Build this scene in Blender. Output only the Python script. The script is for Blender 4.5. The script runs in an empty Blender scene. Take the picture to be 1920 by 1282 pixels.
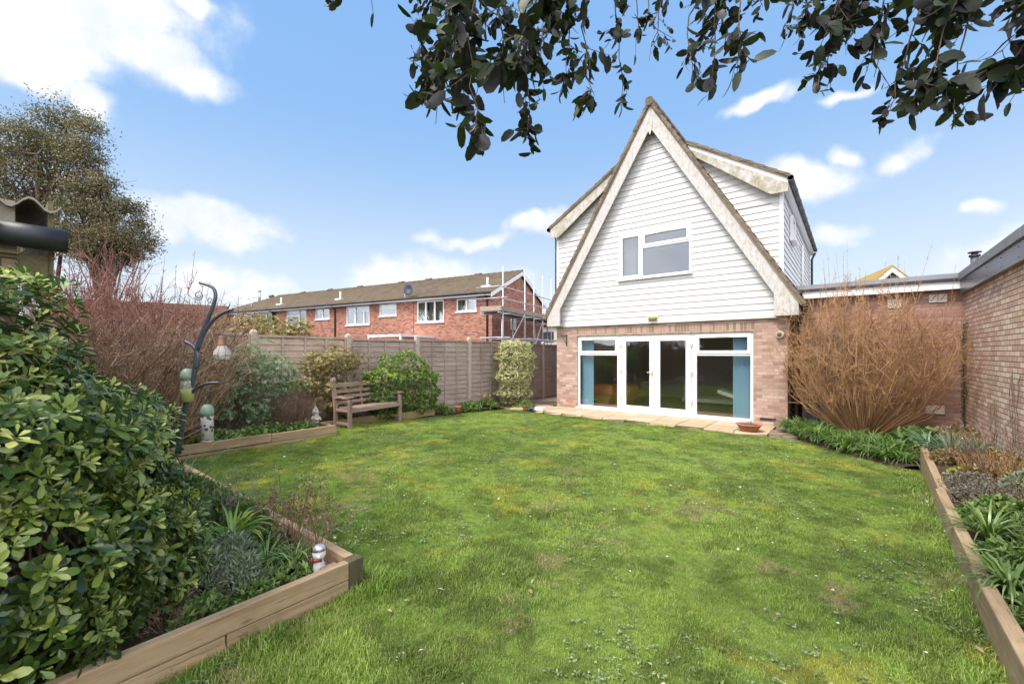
import bpy, math, random
import numpy as np
from mathutils import Vector, Matrix
R = math.radians
random.seed(5)
rng = np.random.default_rng(11)
scene = bpy.context.scene
COL = scene.collection

# ------------------------------------------------------------------ camera
CAMZ = 1.62
cam_d = bpy.data.cameras.new("camera")
cam = bpy.data.objects.new("camera", cam_d)
COL.objects.link(cam)
cam.location = (0, 0, CAMZ)
cam.rotation_euler = (R(90), 0, R(38.63))
cam_d.sensor_width = 36
cam_d.lens = 795 / 1920 * 36
cam_d.shift_y = 21 / 1920
cam_d.clip_start = 0.05
cam_d.clip_end = 2000
scene.camera = cam
CA, SA = 0.7813, 0.6242


def ray(px, py):
    dx = (px - 960) / 795
    return Vector((CA * dx - SA, SA * dx + CA, (662 - py) / 795))


def at(px, py, depth):
    """world point seen at a pixel of the photograph, at a given distance along the view"""
    r = ray(px, py)
    return Vector((r.x * depth, r.y * depth, CAMZ + r.z * depth))


# ------------------------------------------------------------------ world, sun, exposure
SUN_EL, SUN_AZ = 56.0, 200.0     # azimuth: clockwise from +Y, where the light comes from
world = bpy.data.worlds.new("World")
scene.world = world
world.use_nodes = True
world.cycles.sampling_method = 'MANUAL'
world.cycles.sample_map_resolution = 512
wt = world.node_tree
for n in list(wt.nodes):
    wt.nodes.remove(n)


class G:
    """small helper round a node tree"""
    def __init__(s, tree):
        s.t = tree

    def n(s, typ, ins=None, **props):
        nd = s.t.nodes.new(typ)
        for k, v in props.items():
            setattr(nd, k, v)
        for k, v in (ins or {}).items():
            sock = nd.inputs[k]
            if isinstance(v, bpy.types.NodeSocket):
                s.t.links.new(v, sock)
            elif isinstance(v, bpy.types.Node):
                s.t.links.new(v.outputs[0], sock)
            else:
                if isinstance(v, (tuple, list)) and len(v) == 3 and sock.type == 'RGBA':
                    v = (*v, 1)
                sock.default_value = v
        return nd

    def m(s, op, a, b=0.0, c=0.0, clamp=False):
        nd = s.n('ShaderNodeMath', {0: a, 1: b, 2: c}, operation=op)
        nd.use_clamp = clamp
        return nd.outputs[0]

    def v(s, op, a, b=(0, 0, 0)):
        nd = s.n('ShaderNodeVectorMath', {0: a, 1: b}, operation=op)
        return nd.outputs['Value'] if op in ('DOT_PRODUCT', 'LENGTH') else nd.outputs[0]

    def mix(s, fac, a, b, blend='MIX'):
        nd = s.n('ShaderNodeMix', {0: fac, 6: a, 7: b}, data_type='RGBA', blend_type=blend)
        return nd.outputs[2]

    def noise(s, scale, vec=None, detail=3.0, rough=0.55, out=0, dist=0.0):
        ins = {'Scale': scale, 'Detail': detail, 'Roughness': rough, 'Distortion': dist}
        if vec is not None:
            ins['Vector'] = vec
        return s.n('ShaderNodeTexNoise', ins).outputs[out]

    def step(s, x, lo, hi):
        return s.n('ShaderNodeMapRange', {0: x, 1: lo, 2: hi, 3: 0.0, 4: 1.0}, interpolation_type='SMOOTHSTEP').outputs[0]

    def ramp(s, fac, stops, interp='LINEAR'):
        nd = s.n('ShaderNodeValToRGB', {0: fac})
        cr = nd.color_ramp
        cr.interpolation = interp
        while len(cr.elements) < len(stops):
            cr.elements.new(0.5)
        for e, (p, c) in zip(cr.elements, stops):
            e.position = p
            e.color = (*c, 1)
        return nd.outputs[0]

    def xyz(s, vec):
        return s.n('ShaderNodeSeparateXYZ', {0: vec}).outputs

    def comb(s, x, y, z=0.0):
        return s.n('ShaderNodeCombineXYZ', {0: x, 1: y, 2: z}).outputs[0]


w = G(wt)
tc = w.n('ShaderNodeTexCoord').outputs['Generated']
sky = w.n('ShaderNodeTexSky', sky_type='NISHITA', sun_disc=False, sun_elevation=R(SUN_EL), sun_rotation=R(SUN_AZ),
          altitude=0, air_density=1.0, dust_density=0.6, ozone_density=2.0)
wv = w.noise(3.2, tc, 3, 0.55, out=1)
wv2 = w.noise(11.0, tc, 2, 0.6, out=1)
warp = w.v('ADD', w.v('MULTIPLY', w.v('SUBTRACT', wv, (.5, .5, .5)), (.10, .10, .10)), w.v('MULTIPLY', w.v('SUBTRACT', wv2, (.5, .5, .5)), (.07, .07, .07)))
tw_ = w.v('ADD', tc, warp)
nz = w.m('MULTIPLY', w.m('SUBTRACT', w.noise(6.5, tc, 6, 0.62), 0.5), 1.5)
# clouds: (px, py, half width, half height, tilt, strength)
CLOUDS = [(110, 60, 230, 95, 0.0, 1.1), (60, 150, 120, 45, 0.1, .6), (300, 120, 110, 50, 0.35, .8), (190, 205, 70, 36, 0.9, 0.35),
          (340, 15, 60, 34, -0.5, 0.5), (395, 428, 125, 36, 0.05, 1.15), (325, 448, 60, 30, 0, .9), (420, 545, 130, 44, 0.1, 0.75),
          (850, 535, 150, 55, 0.05, 1.3), (870, 437, 125, 22, -0.1, 0.5), (1010, 402, 70, 26, -0.15, 0.7),
          (1430, 200, 110, 20, -0.35, 0.25), (1600, 175, 80, 20, -0.25, 0.2), (1500, 345, 150, 42, -0.05, 0.6), (1600, 300, 45, 26, 0.6, 0.5),
          (1690, 300, 60, 34, -0.6, 0.35), (1545, 430, 70, 30, 0, 0.5), (1850, 395, 40, 22, 0, 0.3), (1850, 480, 120, 50, -0.3, 0.6),
          (-600, 350, 330, 170, 0, .9)]
mask = None
for (px, py, hw, hh, tilt, st) in CLOUDS:
    c = ray(px, py)
    L = c.length
    c = c.normalized()
    a = (ray(px + 10 * math.cos(tilt), py + 10 * math.sin(tilt)).normalized() - c).normalized()
    b = c.cross(a).normalized()
    a = b.cross(c).normalized()
    rot = Matrix((a, b, c)).transposed().to_euler()
    mp = w.n('ShaderNodeMapping', {'Vector': tw_, 'Location': tuple(c), 'Rotation': tuple(rot), 'Scale': (hw / 795 / L, hh / 795 / L, 1.2)}, vector_type='TEXTURE')
    k = w.m('SUBTRACT', 0.75 + st * .45, w.v('LENGTH', mp.outputs[0]))
    mask = k if mask is None else w.m('MAXIMUM', mask, k)
back = w.m('SUBTRACT', w.m('MULTIPLY', w.step(w.v('DOT_PRODUCT', tc, (SA, -CA, 0.0)), -0.45, 0.35), 3.0), 1.9)  # extra cloud cover added behind the camera, out of view, as neutral fill
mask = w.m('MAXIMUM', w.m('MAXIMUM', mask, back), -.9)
cov = w.m('POWER', w.step(w.m('ADD', mask, nz), -0.05, 0.72), 1.2)
elev = w.xyz(tc)[2]
skycol = w.mix(1.0, sky.outputs[0], (0.95, 1.12, 1.22), 'MULTIPLY')
skycol = w.mix(w.step(elev, 1.0, 0.35), (2.0, 4.2, 8.5), (2.9, 5.2, 8.8))
skycol = w.mix(w.step(elev, 0.50, 0.0), skycol, (7.9, 8.8, 9.5))
skycol = w.mix(0.12, skycol, sky.outputs[0])
cloudc = w.mix(w.step(nz, -0.25, 0.25), (7.4, 8.0, 9.0), (9.6, 9.7, 9.8))
bright = w.m('ADD', 1.0, w.m('MULTIPLY', w.step(w.v('DOT_PRODUCT', tc, (SA, -CA, 0.15)), -0.2, 0.4), 1.5))  # unseen clouds behind the view made brighter to strengthen the fill light
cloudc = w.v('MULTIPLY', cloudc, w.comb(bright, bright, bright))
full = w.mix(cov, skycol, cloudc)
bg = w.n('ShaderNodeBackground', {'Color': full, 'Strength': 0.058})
wt.links.new(bg.outputs[0], w.n('ShaderNodeOutputWorld').inputs[0])

sl = bpy.data.lights.new("sun", 'SUN')
sl.energy = 2.3
sl.angle = R(18)
sl.color = (1.0, 0.93, 0.84)
so = bpy.data.objects.new("sun", sl)
COL.objects.link(so)
_d = Vector((math.sin(R(SUN_AZ)) * math.cos(R(SUN_EL)), math.cos(R(SUN_AZ)) * math.cos(R(SUN_EL)), math.sin(R(SUN_EL))))
so.rotation_euler = _d.to_track_quat('Z', 'Y').to_euler()
so.location = (0, 0, 30)

scene.view_settings.view_transform = 'Standard'
scene.view_settings.look = 'None'
scene.view_settings.gamma = 1
scene.view_settings.exposure = 1.0
scene.render.engine = 'CYCLES'
scene.cycles.use_denoising = True
scene.cycles.max_bounces = 5
scene.cycles.diffuse_bounces = 3
scene.cycles.glossy_bounces = 3
scene.cycles.transparent_max_bounces = 8


# ------------------------------------------------------------------ naming helpers
def tag(o, label=None, cat=None, group=None, kind=None):
    if label: o['label'] = label
    if cat: o['category'] = cat
    if group: o['group'] = group
    if kind: o['kind'] = kind
    return o


def wmat(o):
    m = Matrix.Identity(4)
    while o is not None:
        m = o.matrix_basis @ m
        o = o.parent
    return m


def thing(name, label, cat, loc=(0, 0, 0), rz=0.0, group=None):
    o = bpy.data.objects.new(name, None)
    o.empty_display_size = 0.1
    COL.objects.link(o)
    o.location = loc
    o.rotation_euler = (0, 0, rz)
    return tag(o, label, cat, group)


def copy_tree(o, parent=None):
    c = o.copy()
    COL.objects.link(c)
    c.parent = parent
    for ch in [x for x in bpy.data.objects if x.parent == o]:
        copy_tree(ch, c)
    return c


def link_mesh(name, me, parent=None, label=None):
    o = bpy.data.objects.new(name, me)
    COL.objects.link(o)
    if parent is not None:
        o.parent = parent
    if label: o['label'] = label
    return o


class MB:
    """collects simple solids and links them as one mesh object"""
    def __init__(s):
        s.v, s.f, s.sm = [], [], []

    def add(s, vs, fs, smooth=False):
        k = len(s.v)
        s.v += [Vector(p) for p in vs]
        s.f += [tuple(i + k for i in f) for f in fs]
        s.sm += [smooth] * len(fs)
        return s

    def box(s, x0, x1, y0, y1, z0, z1):
        return s.hexa([(x0, y0, z0), (x1, y0, z0), (x1, y1, z0), (x0, y1, z0), (x0, y0, z1), (x1, y0, z1), (x1, y1, z1), (x0, y1, z1)])

    def hexa(s, p):
        return s.add(p, [(0, 3, 2, 1), (4, 5, 6, 7), (0, 1, 5, 4), (1, 2, 6, 5), (2, 3, 7, 6), (3, 0, 4, 7)])

    def bbox(s, x0, x1, y0, y1, z0, z1, b=0.01):
        """box with chamfered long vertical and horizontal edges"""
        b = min(b, (x1 - x0) * .45, (y1 - y0) * .45, (z1 - z0) * .45)
        bm = bpy_bevel_box(x0, x1, y0, y1, z0, z1, b)
        return s.add(*bm)

    def beam(s, p0, p1, w_, h, up=(0, 0, 1)):
        p0, p1 = Vector(p0), Vector(p1)
        d = (p1 - p0).normalized()
        sx = d.cross(Vector(up))
        if sx.length < 1e-4: sx = Vector((1, 0, 0))
        sx.normalize()
        uz = sx.cross(d).normalized()
        q = []
        for p in (p0, p1):
            for a, b in ((-1, -1), (1, -1), (1, 1), (-1, 1)):
                q.append(p + sx * (a * w_ / 2) + uz * (b * h / 2))
        return s.add(q, [(0, 1, 2, 3), (7, 6, 5, 4), (0, 4, 5, 1), (1, 5, 6, 2), (2, 6, 7, 3), (3, 7, 4, 0)])

    def prism(s, poly, axis, a, b, smooth=False):
        """poly: 2-D points; axis x,y,z is the extrusion direction"""
        def p3(u, v_, t):
            return {'x': (t, u, v_), 'y': (u, t, v_), 'z': (u, v_, t)}[axis]
        n = len(poly)
        vs = [p3(u, v_, a) for u, v_ in poly] + [p3(u, v_, b) for u, v_ in poly]
        fs = [tuple(range(n)), tuple(range(2 * n - 1, n - 1, -1))]
        fs += [(i, i + n, (i + 1) % n + n, (i + 1) % n) for i in range(n)]
        return s.add(vs, fs, smooth)

    def tube(s, pts, rad, n=8, cap=True):
        pts = [Vector(p) for p in pts]
        if not isinstance(rad, (list, tuple)): rad = [rad] * len(pts)
        vs, prev = [], None
        for i, p in enumerate(pts):
            d = (pts[min(i + 1, len(pts) - 1)] - pts[max(i - 1, 0)]).normalized()
            if prev is None:
                a = d.orthogonal().normalized()
            else:
                a = (prev - d * prev.dot(d)).normalized()
            prev = a
            b = d.cross(a)
            for k in range(n):
                t = 2 * math.pi * k / n
                vs.append(p + (a * math.cos(t) + b * math.sin(t)) * rad[i])
        fs = []
        for i in range(len(pts) - 1):
            for k in range(n):
                k2 = (k + 1) % n
                fs.append((i * n + k, i * n + k2, (i + 1) * n + k2, (i + 1) * n + k))
        k0 = len(s.f)
        s.add(vs, fs, True)
        if cap:
            m = len(s.v) - len(vs)
            s.f += [tuple(m + k for k in range(n - 1, -1, -1)), tuple(m + (len(pts) - 1) * n + k for k in range(n))]
            s.sm += [False, False]
        return s

    def lathe(s, prof, c=(0, 0, 0), n=24, axis='z'):
        """prof: (radius, height) pairs"""
        c = Vector(c)
        vs = []
        for r, h in prof:
            for k in range(n):
                t = 2 * math.pi * k / n
                a, b = r * math.cos(t), r * math.sin(t)
                vs.append(c + Vector({'z': (a, b, h), 'y': (a, h, b), 'x': (h, a, b)}[axis]))
        fs = []
        for i in range(len(prof) - 1):
            for k in range(n):
                k2 = (k + 1) % n
                fs.append((i * n + k, i * n + k2, (i + 1) * n + k2, (i + 1) * n + k))
        return s.add(vs, fs, True)

    def ball(s, c, rx, ry=None, rz=None, n=14, m=8):
        ry = ry or rx; rz = rz or rx
        c = Vector(c)
        vs = []
        for i in range(m + 1):
            ph = math.pi * i / m
            for k in range(n):
                t = 2 * math.pi * k / n
                vs.append(c + Vector((rx * math.sin(ph) * math.cos(t), ry * math.sin(ph) * math.sin(t), rz * math.cos(ph))))
        fs = [(i * n + k, (i + 1) * n + k, (i + 1) * n + (k + 1) % n, i * n + (k + 1) % n) for i in range(m) for k in range(n)]
        return s.add(vs, fs, True)

    def build(s, name, mat, parent=None, local=False, label=None, bevel=0.0, base=None):
        me = bpy.data.meshes.new(name)
        vs = np.array([tuple(p) for p in s.v], dtype=float)
        # UVs in metres, each face mapped along the axis it mostly faces
        me.from_pydata(vs.tolist(), [], s.f)
        uv = me.uv_layers.new(name='UVMap')
        for p in me.polygons:
            nx, ny, nz_ = (abs(c) for c in p.normal)
            for li in p.loop_indices:
                c = vs[me.loops[li].vertex_index]
                if nx >= ny and nx > nz_: t = (c[1], c[2])
                elif ny > nz_: t = (c[0], c[2])
                else: t = (c[0], c[1])
                uv.data[li].uv = t
        me.polygons.foreach_set('use_smooth', s.sm)
        me.materials.append(mat)
        o = link_mesh(name, me, parent, label)
        if not local:
            if parent is not None:
                me.transform(wmat(parent).inverted())
            else:
                b = Vector(base) if base is not None else Vector(((vs[:, 0].min() + vs[:, 0].max()) / 2, (vs[:, 1].min() + vs[:, 1].max()) / 2, vs[:, 2].min()))
                me.transform(Matrix.Translation(-b))
                o.location = b
        if bevel > 0:
            md = o.modifiers.new('bevel', 'BEVEL')
            md.width = bevel
            md.segments = 2
            md.limit_method = 'ANGLE'
            md.angle_limit = R(50)
        return o


def bpy_bevel_box(x0, x1, y0, y1, z0, z1, b):
    import bmesh
    bm = bmesh.new()
    vs = [bm.verts.new(p) for p in ((x0, y0, z0), (x1, y0, z0), (x1, y1, z0), (x0, y1, z0), (x0, y0, z1), (x1, y0, z1), (x1, y1, z1), (x0, y1, z1))]
    for f in ((0, 3, 2, 1), (4, 5, 6, 7), (0, 1, 5, 4), (1, 2, 6, 5), (2, 3, 7, 6), (3, 0, 4, 7)):
        bm.faces.new([vs[i] for i in f])
    bmesh.ops.bevel(bm, geom=list(bm.edges), offset=b, segments=2, affect='EDGES', profile=0.5)
    bm.verts.index_update()
    out = ([v.co.copy() for v in bm.verts], [tuple(v.index for v in f.verts) for f in bm.faces])
    bm.free()
    return out


def np_mesh(name, verts, quads=None, tris=None, mat=None, parent=None, attr=None, smooth=True, local=False, label=None, base=None):
    """verts (N,3); quads (M,4); tris (K,3); attr: per-vertex float 'v'"""
    verts = np.asarray(verts, dtype=np.float32).copy()
    if parent is not None and not local:
        m = np.array(wmat(parent).inverted())
        verts = verts @ m[:3, :3].T + m[:3, 3]
    loc = None
    if parent is None and not local:
        b = base if base is not None else ((verts[:, 0].min() + verts[:, 0].max()) / 2, (verts[:, 1].min() + verts[:, 1].max()) / 2, verts[:, 2].min())
        verts -= np.array(b, dtype=np.float32)
        loc = b
    me = bpy.data.meshes.new(name)
    me.vertices.add(len(verts))
    me.vertices.foreach_set('co', verts.astype(np.float32).ravel())
    nq = 0 if quads is None else len(quads)
    nt = 0 if tris is None else len(tris)
    loops = np.concatenate([np.asarray(quads).ravel() if nq else np.zeros(0, int), np.asarray(tris).ravel() if nt else np.zeros(0, int)]).astype(np.int32)
    me.loops.add(len(loops))
    me.loops.foreach_set('vertex_index', loops)
    me.polygons.add(nq + nt)
    starts = np.concatenate([np.arange(nq) * 4, nq * 4 + np.arange(nt) * 3]).astype(np.int32)
    me.polygons.foreach_set('loop_start', starts)
    me.update(calc_edges=True)
    me.validate()
    me.polygons.foreach_set('use_smooth', np.full(nq + nt, smooth))
    if attr is not None:
        a = me.attributes.new('v', 'FLOAT', 'POINT')
        a.data.foreach_set('value', np.asarray(attr, dtype=np.float32))
    if mat: me.materials.append(mat)
    o = link_mesh(name, me, parent, label)
    if loc is not None: o.location = loc
    return o


# ------------------------------------------------------------------ materials
def material(name, fn):
    m = bpy.data.materials.new(name)
    m.use_nodes = True
    m.node_tree.nodes.clear()
    g = G(m.node_tree)
    out = g.n('ShaderNodeOutputMaterial')
    sh = fn(g)
    m.node_tree.links.new(sh if isinstance(sh, bpy.types.NodeSocket) else sh.outputs[0], out.inputs[0])
    return m


def pbsdf(g, col, rough=0.7, bump=None, bstr=0.3, bdist=0.01, metal=0.0, spec=0.5):
    ins = {'Base Color': col, 'Roughness': rough, 'Metallic': metal, 'Specular IOR Level': spec}
    if bump is not None:
        ins['Normal'] = g.n('ShaderNodeBump', {'Height': bump, 'Strength': bstr, 'Distance': bdist})
    return g.n('ShaderNodeBsdfPrincipled', ins)


def wpos(g):
    return g.n('ShaderNodeNewGeometry').outputs['Position']


def plain(name, col, rough=0.5, metal=0.0, var=0.12, scale=6.0, dirt=0.0, dirtcol=(0.2, 0.17, 0.12), spec=0.5):
    def fn(g):
        p = wpos(g)
        n1 = g.noise(scale, p, 4)
        k = g.m('ADD', 1 - var, g.m('MULTIPLY', n1, 2 * var))
        c = g.v('MULTIPLY', tuple(col), g.comb(k, k, k))
        c = g.mix(1.0, c, c)
        if dirt > 0:
            d = g.step(g.noise(scale * 2.3, p, 6, 0.7), 0.5, 0.75)
            c = g.mix(g.m('MULTIPLY', d, dirt), c, dirtcol)
        return pbsdf(g, c, rough, g.noise(scale * 12, p, 3), 0.08, 0.01, metal, spec)
    return material(name, fn)


def brickmat(name, cols, mortar, bw=0.225, bh=0.075, mw=0.010, stack=False, stain=(0.25, 0.2, 0.16), stain_amt=0.25, swap=False, bump=0.6):
    def fn(g):
        uvn = g.n('ShaderNodeUVMap', uv_map='UVMap').outputs[0]
        x, y, _ = g.xyz(uvn)
        if swap: x, y = y, x
        p = wpos(g)
        vy = g.m('DIVIDE', y, bh)
        row = g.m('FLOOR', vy)
        sh = 0.0 if stack else g.m('MULTIPLY', g.m('MODULO', row, 2.0), 0.5)
        ux = g.m('ADD', g.m('DIVIDE', x, bw), sh)
        colm = g.m('FLOOR', ux)
        fx, fy = g.m('SUBTRACT', ux, colm), g.m('SUBTRACT', vy, row)
        ex = g.m('MULTIPLY', g.m('MINIMUM', fx, g.m('SUBTRACT', 1.0, fx)), bw)
        ey = g.m('MULTIPLY', g.m('MINIMUM', fy, g.m('SUBTRACT', 1.0, fy)), bh)
        e = g.m('MINIMUM', ex, ey)
        e = g.m('ADD', e, g.m('MULTIPLY', g.m('SUBTRACT', g.noise(60, p, 2), 0.5), 0.004))
        isb = g.step(e, mw * 0.28, mw * 0.62)
        rnd = g.n('ShaderNodeTexWhiteNoise', {'Vector': g.comb(colm, row, 0.3)}, noise_dimensions='3D').outputs[0]
        n_ = len(cols)
        bc = g.ramp(rnd, [(i / n_, c) for i, c in enumerate(cols)], 'CONSTANT')
        fine = g.noise(38, p, 4, 0.7)
        k = g.m('ADD', 0.72, g.m('MULTIPLY', fine, 0.56))
        bc = g.v('MULTIPLY', bc, g.comb(k, k, k))
        mc = g.mix(g.noise(9, p, 3), mortar, tuple(c * 0.7 for c in mortar))
        c = g.mix(isb, mc, bc)
        st = g.step(g.noise(1.3, p, 5, 0.65), 0.5, 0.75)
        c = g.mix(g.m('MULTIPLY', st, stain_amt), c, stain)
        h = g.m('ADD', g.m('MULTIPLY', isb, 0.8), g.m('MULTIPLY', fine, 0.35))
        return pbsdf(g, c, 0.88, h, bump, 0.006, 0, 0.25)
    return material(name, fn)


def woodmat(name, c1, c2, axis='x', grain=1.0, rough=0.75, green=0.0, greencol=(0.13, 0.14, 0.05), knots=True, bump=0.35):
    """axis: direction the grain runs in object space"""
    sc = {'x': (0.9, 14, 14), 'y': (14, 0.9, 14), 'z': (14, 14, 0.9)}[axis]

    def fn(g):
        oc = g.n('ShaderNodeTexCoord').outputs['Object']
        inf = g.n('ShaderNodeObjectInfo').outputs['Random']
        off = g.v('ADD', oc, g.comb(g.m('MULTIPLY', inf, 37.0), g.m('MULTIPLY', inf, 11.0), 0.0))
        v = g.v('MULTIPLY', off, tuple(k * grain for k in sc))
        n1 = g.noise(1.6, v, 6, 0.65, dist=0.6)
        n2 = g.noise(7.0, v, 4, 0.7)
        f = g.m('ADD', g.m('MULTIPLY', n1, 0.7), g.m('MULTIPLY', n2, 0.4))
        c = g.mix(g.step(f, 0.35, 0.75), c1, c2)
        stn = g.step(g.noise(1.4, wpos(g), 5, .7), .46, .70)
        c = g.mix(g.m('MULTIPLY', stn, .42), c, tuple(k * .55 for k in c2))
        if knots:
            vo = g.n('ShaderNodeTexVoronoi', {'Vector': g.v('MULTIPLY', off, tuple({'x': (2.4, 9, 9), 'y': (9, 2.4, 9), 'z': (9, 9, 2.4)}[axis])), 'Scale': 1.0}).outputs[0]
            c = g.mix(g.m('MULTIPLY', g.step(vo, 0.13, 0.05), 0.75), c, tuple(k * 0.35 for k in c2))
        if green > 0:
            gm = g.step(g.noise(2.2, wpos(g), 5, 0.65), 0.48, 0.72)
            c = g.mix(g.m('MULTIPLY', gm, green), c, greencol)
        crack = g.step(g.noise(3.0, g.v('MULTIPLY', off, tuple(k * 2.2 * (.4 if k < 5 else 1) for k in sc)), 3, .6, dist=.3), .62, .66)
        c = g.mix(g.m('MULTIPLY', crack, .55), c, tuple(k * .3 for k in c2))
        f = g.m('SUBTRACT', f, g.m('MULTIPLY', crack, .6))
        return pbsdf(g, c, rough, f, bump, 0.006, 0, 0.3)
    return material(name, fn)


def leafmat(name, stops, rough=0.45, trans=0.25, spec=0.5, back=None, transcol=None):
    """colour runs along the per-leaf attribute v"""
    def fn(g):
        a = g.n('ShaderNodeAttribute', attribute_name='v').outputs['Fac']
        c = g.ramp(a, stops)
        p = wpos(g)
        k = g.m('ADD', 0.75, g.m('MULTIPLY', g.noise(25, p, 2), 0.5))
        c = g.v('MULTIPLY', c, g.comb(k, k, k))
        if back:
            c = g.mix(g.n('ShaderNodeNewGeometry').outputs['Backfacing'], c, back)
        b = pbsdf(g, c, rough, spec=spec)
        if trans <= 0: return b
        tcol = g.mix(1.0, c, transcol or (1.1, 1.5, 0.5), 'MULTIPLY')
        t = g.n('ShaderNodeBsdfTranslucent', {'Color': tcol})
        return g.n('ShaderNodeMixShader', {0: trans, 1: b, 2: t})
    return material(name, fn)


def glassmat(name, tint=(0.86, 0.9, 0.88), boost=1.7, base=0.0):
    def fn(g):
        fc = g.n('ShaderNodeLayerWeight', {'Blend': 0.5}).outputs['Facing']
        f = g.m('ADD', .045 + base, g.m('MULTIPLY', g.m('POWER', fc, 5.0), .9))
        f = g.m('MULTIPLY', f, boost, clamp=True)
        t = g.n('ShaderNodeBsdfTransparent', {'Color': tint})
        gl = g.n('ShaderNodeBsdfGlossy', {'Color': (0.95, 0.97, 1.0), 'Roughness': 0.0})
        return g.n('ShaderNodeMixShader', {0: f, 1: t, 2: gl})
    return material(name, fn)


BRICK_BUFF = [(0.42, 0.275, 0.225), (0.47, 0.325, 0.265), (0.36, 0.225, 0.18), (0.52, 0.38, 0.32), (0.40, 0.265, 0.215), (0.33, 0.21, 0.17), (0.45, 0.31, 0.25)]
m_brick = brickmat('house_brick', BRICK_BUFF, (0.40, 0.30, 0.24), stain=(0.30, 0.2, 0.15), stain_amt=0.25)
m_soldier = brickmat('soldier_brick', [(0.36, 0.23, 0.18), (0.24, 0.16, 0.11), (0.42, 0.28, 0.22), (0.29, 0.175, 0.14), (0.38, 0.23, 0.18)], (0.50, 0.42, 0.34), bw=0.075, bh=0.24, mw=0.012, stack=True, stain=(0.25, 0.2, 0.12), stain_amt=0.4)
m_brickext = brickmat('extension_brick', [(0.37, 0.215, 0.175), (0.33, 0.185, 0.15), (0.41, 0.25, 0.21), (0.29, 0.165, 0.135)], (0.30, 0.2, 0.16), stain=(0.42, 0.17, 0.13), stain_amt=0.3)
m_brickside = brickmat('garage_brick', [(0.70, 0.46, 0.34), (0.76, 0.55, 0.43), (0.62, 0.40, 0.30), (0.80, 0.62, 0.50), (0.60, 0.37, 0.30), (0.71, 0.50, 0.36)], (0.20, 0.13, 0.09), mw=0.013, stain=(0.28, 0.19, 0.12), stain_amt=0.35, bump=0.9)
m_brickred = brickmat('red_brick', [(0.40, 0.165, 0.115), (0.35, 0.135, 0.095), (0.44, 0.205, 0.145), (0.30, 0.115, 0.085), (0.41, 0.18, 0.12), (0.19, 0.09, 0.075)], (0.44, 0.30, 0.23), stain=(0.55, 0.27, 0.18), stain_amt=0.35)
m_concbrick = brickmat('concrete_brick', [(0.30, 0.22, 0.14), (0.34, 0.25, 0.16), (0.26, 0.19, 0.12)], (0.14, 0.1, 0.07), bw=0.3, bh=0.1, mw=0.009, stain=(0.16, 0.13, 0.07), stain_amt=0.5, bump=1.0)
m_concrete = plain('concrete', (0.34, 0.29, 0.23), 0.9, var=0.3, scale=14, dirt=0.6, dirtcol=(0.16, 0.14, 0.09))
m_postconc = plain('post_concrete', (0.42, 0.34, 0.28), 0.9, var=0.2, scale=9, dirt=0.5, dirtcol=(0.24, 0.2, 0.13))
m_upvc = plain('white_upvc', (0.76, 0.75, 0.76), 0.28, var=0.02, scale=3)
m_siding = None


def _siding(g):
    p = wpos(g)
    n1 = g.noise(1.1, p, 5, 0.6)
    sv = g.v('MULTIPLY', p, (14.0, 14.0, 1.6))
    streak = g.step(g.noise(1.0, sv, 5, 0.6), 0.52, 0.8)
    c = g.mix(n1, (0.575, 0.55, 0.54), (0.65, 0.63, 0.62))
    c = g.mix(g.m('MULTIPLY', streak, 0.18), c, (0.5, 0.47, 0.42))
    xx, yy, zz = g.xyz(p)
    rowid = g.m('FLOOR', g.m('DIVIDE', g.m('SUBTRACT', zz, 2.44), .15))
    rr = g.n('ShaderNodeTexWhiteNoise', {'Vector': g.comb(rowid, g.m('FLOOR', g.m('DIVIDE', g.m('ADD', xx, g.m('MULTIPLY', rowid, 1.37)), 2.9)), .5)}, noise_dimensions='3D').outputs[0]
    kk = g.m('ADD', .95, g.m('MULTIPLY', rr, .07))
    c = g.v('MULTIPLY', c, g.comb(kk, kk, kk))
    jt = g.m('FRACT', g.m('DIVIDE', g.m('ADD', xx, g.m('MULTIPLY', rowid, 1.37)), 2.9))
    c = g.mix(g.m('MULTIPLY', g.m('LESS_THAN', jt, .0025), .6), c, (.2, .19, .18))
    d = g.step(g.noise(2.2, p, 6, 0.75), 0.62, 0.8)
    c = g.mix(g.m('MULTIPLY', d, 0.22), c, (0.45, 0.44, 0.36))
    return pbsdf(g, c, 0.42, g.noise(30, p, 3), 0.06, 0.01)


m_siding = material('white_siding', _siding)


def _barge(moss):
    def fn(g):
        p = wpos(g)
        sv = g.v('MULTIPLY', p, (9.0, 9.0, 3.0))
        n = g.noise(2.0, sv, 7, 0.75)
        c = g.mix(g.step(n, 0.42, 0.66), (0.53, 0.50, 0.48), (0.38, 0.34, 0.31))
        wood = g.step(g.noise(6.5, sv, 6, 0.8), 0.60, 0.68)
        c = g.mix(g.m('MULTIPLY', wood, 0.75), c, (0.24, 0.17, 0.12))
        if moss:
            k = g.step(g.noise(4.0, p, 6, 0.75), 0.40, 0.62)
            c = g.mix(g.m('MULTIPLY', k, 0.75), c, (0.25, 0.215, 0.08))
            k2 = g.step(g.noise(12.0, sv, 4, 0.7), 0.56, 0.66)
            c = g.mix(g.m('MULTIPLY', k2, 0.6), c, (0.10, 0.085, 0.05))
        else:
            k = g.step(g.noise(1.7, p, 5, 0.7), 0.55, 0.72)
            c = g.mix(g.m('MULTIPLY', k, 0.35), c, (0.40, 0.36, 0.22))
        return pbsdf(g, c, 0.8, n, 0.3, 0.006)
    return fn


m_barge = material('peeling_white_board', _barge(False))
m_bargemoss = material('mossy_white_board', _barge(True))


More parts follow.
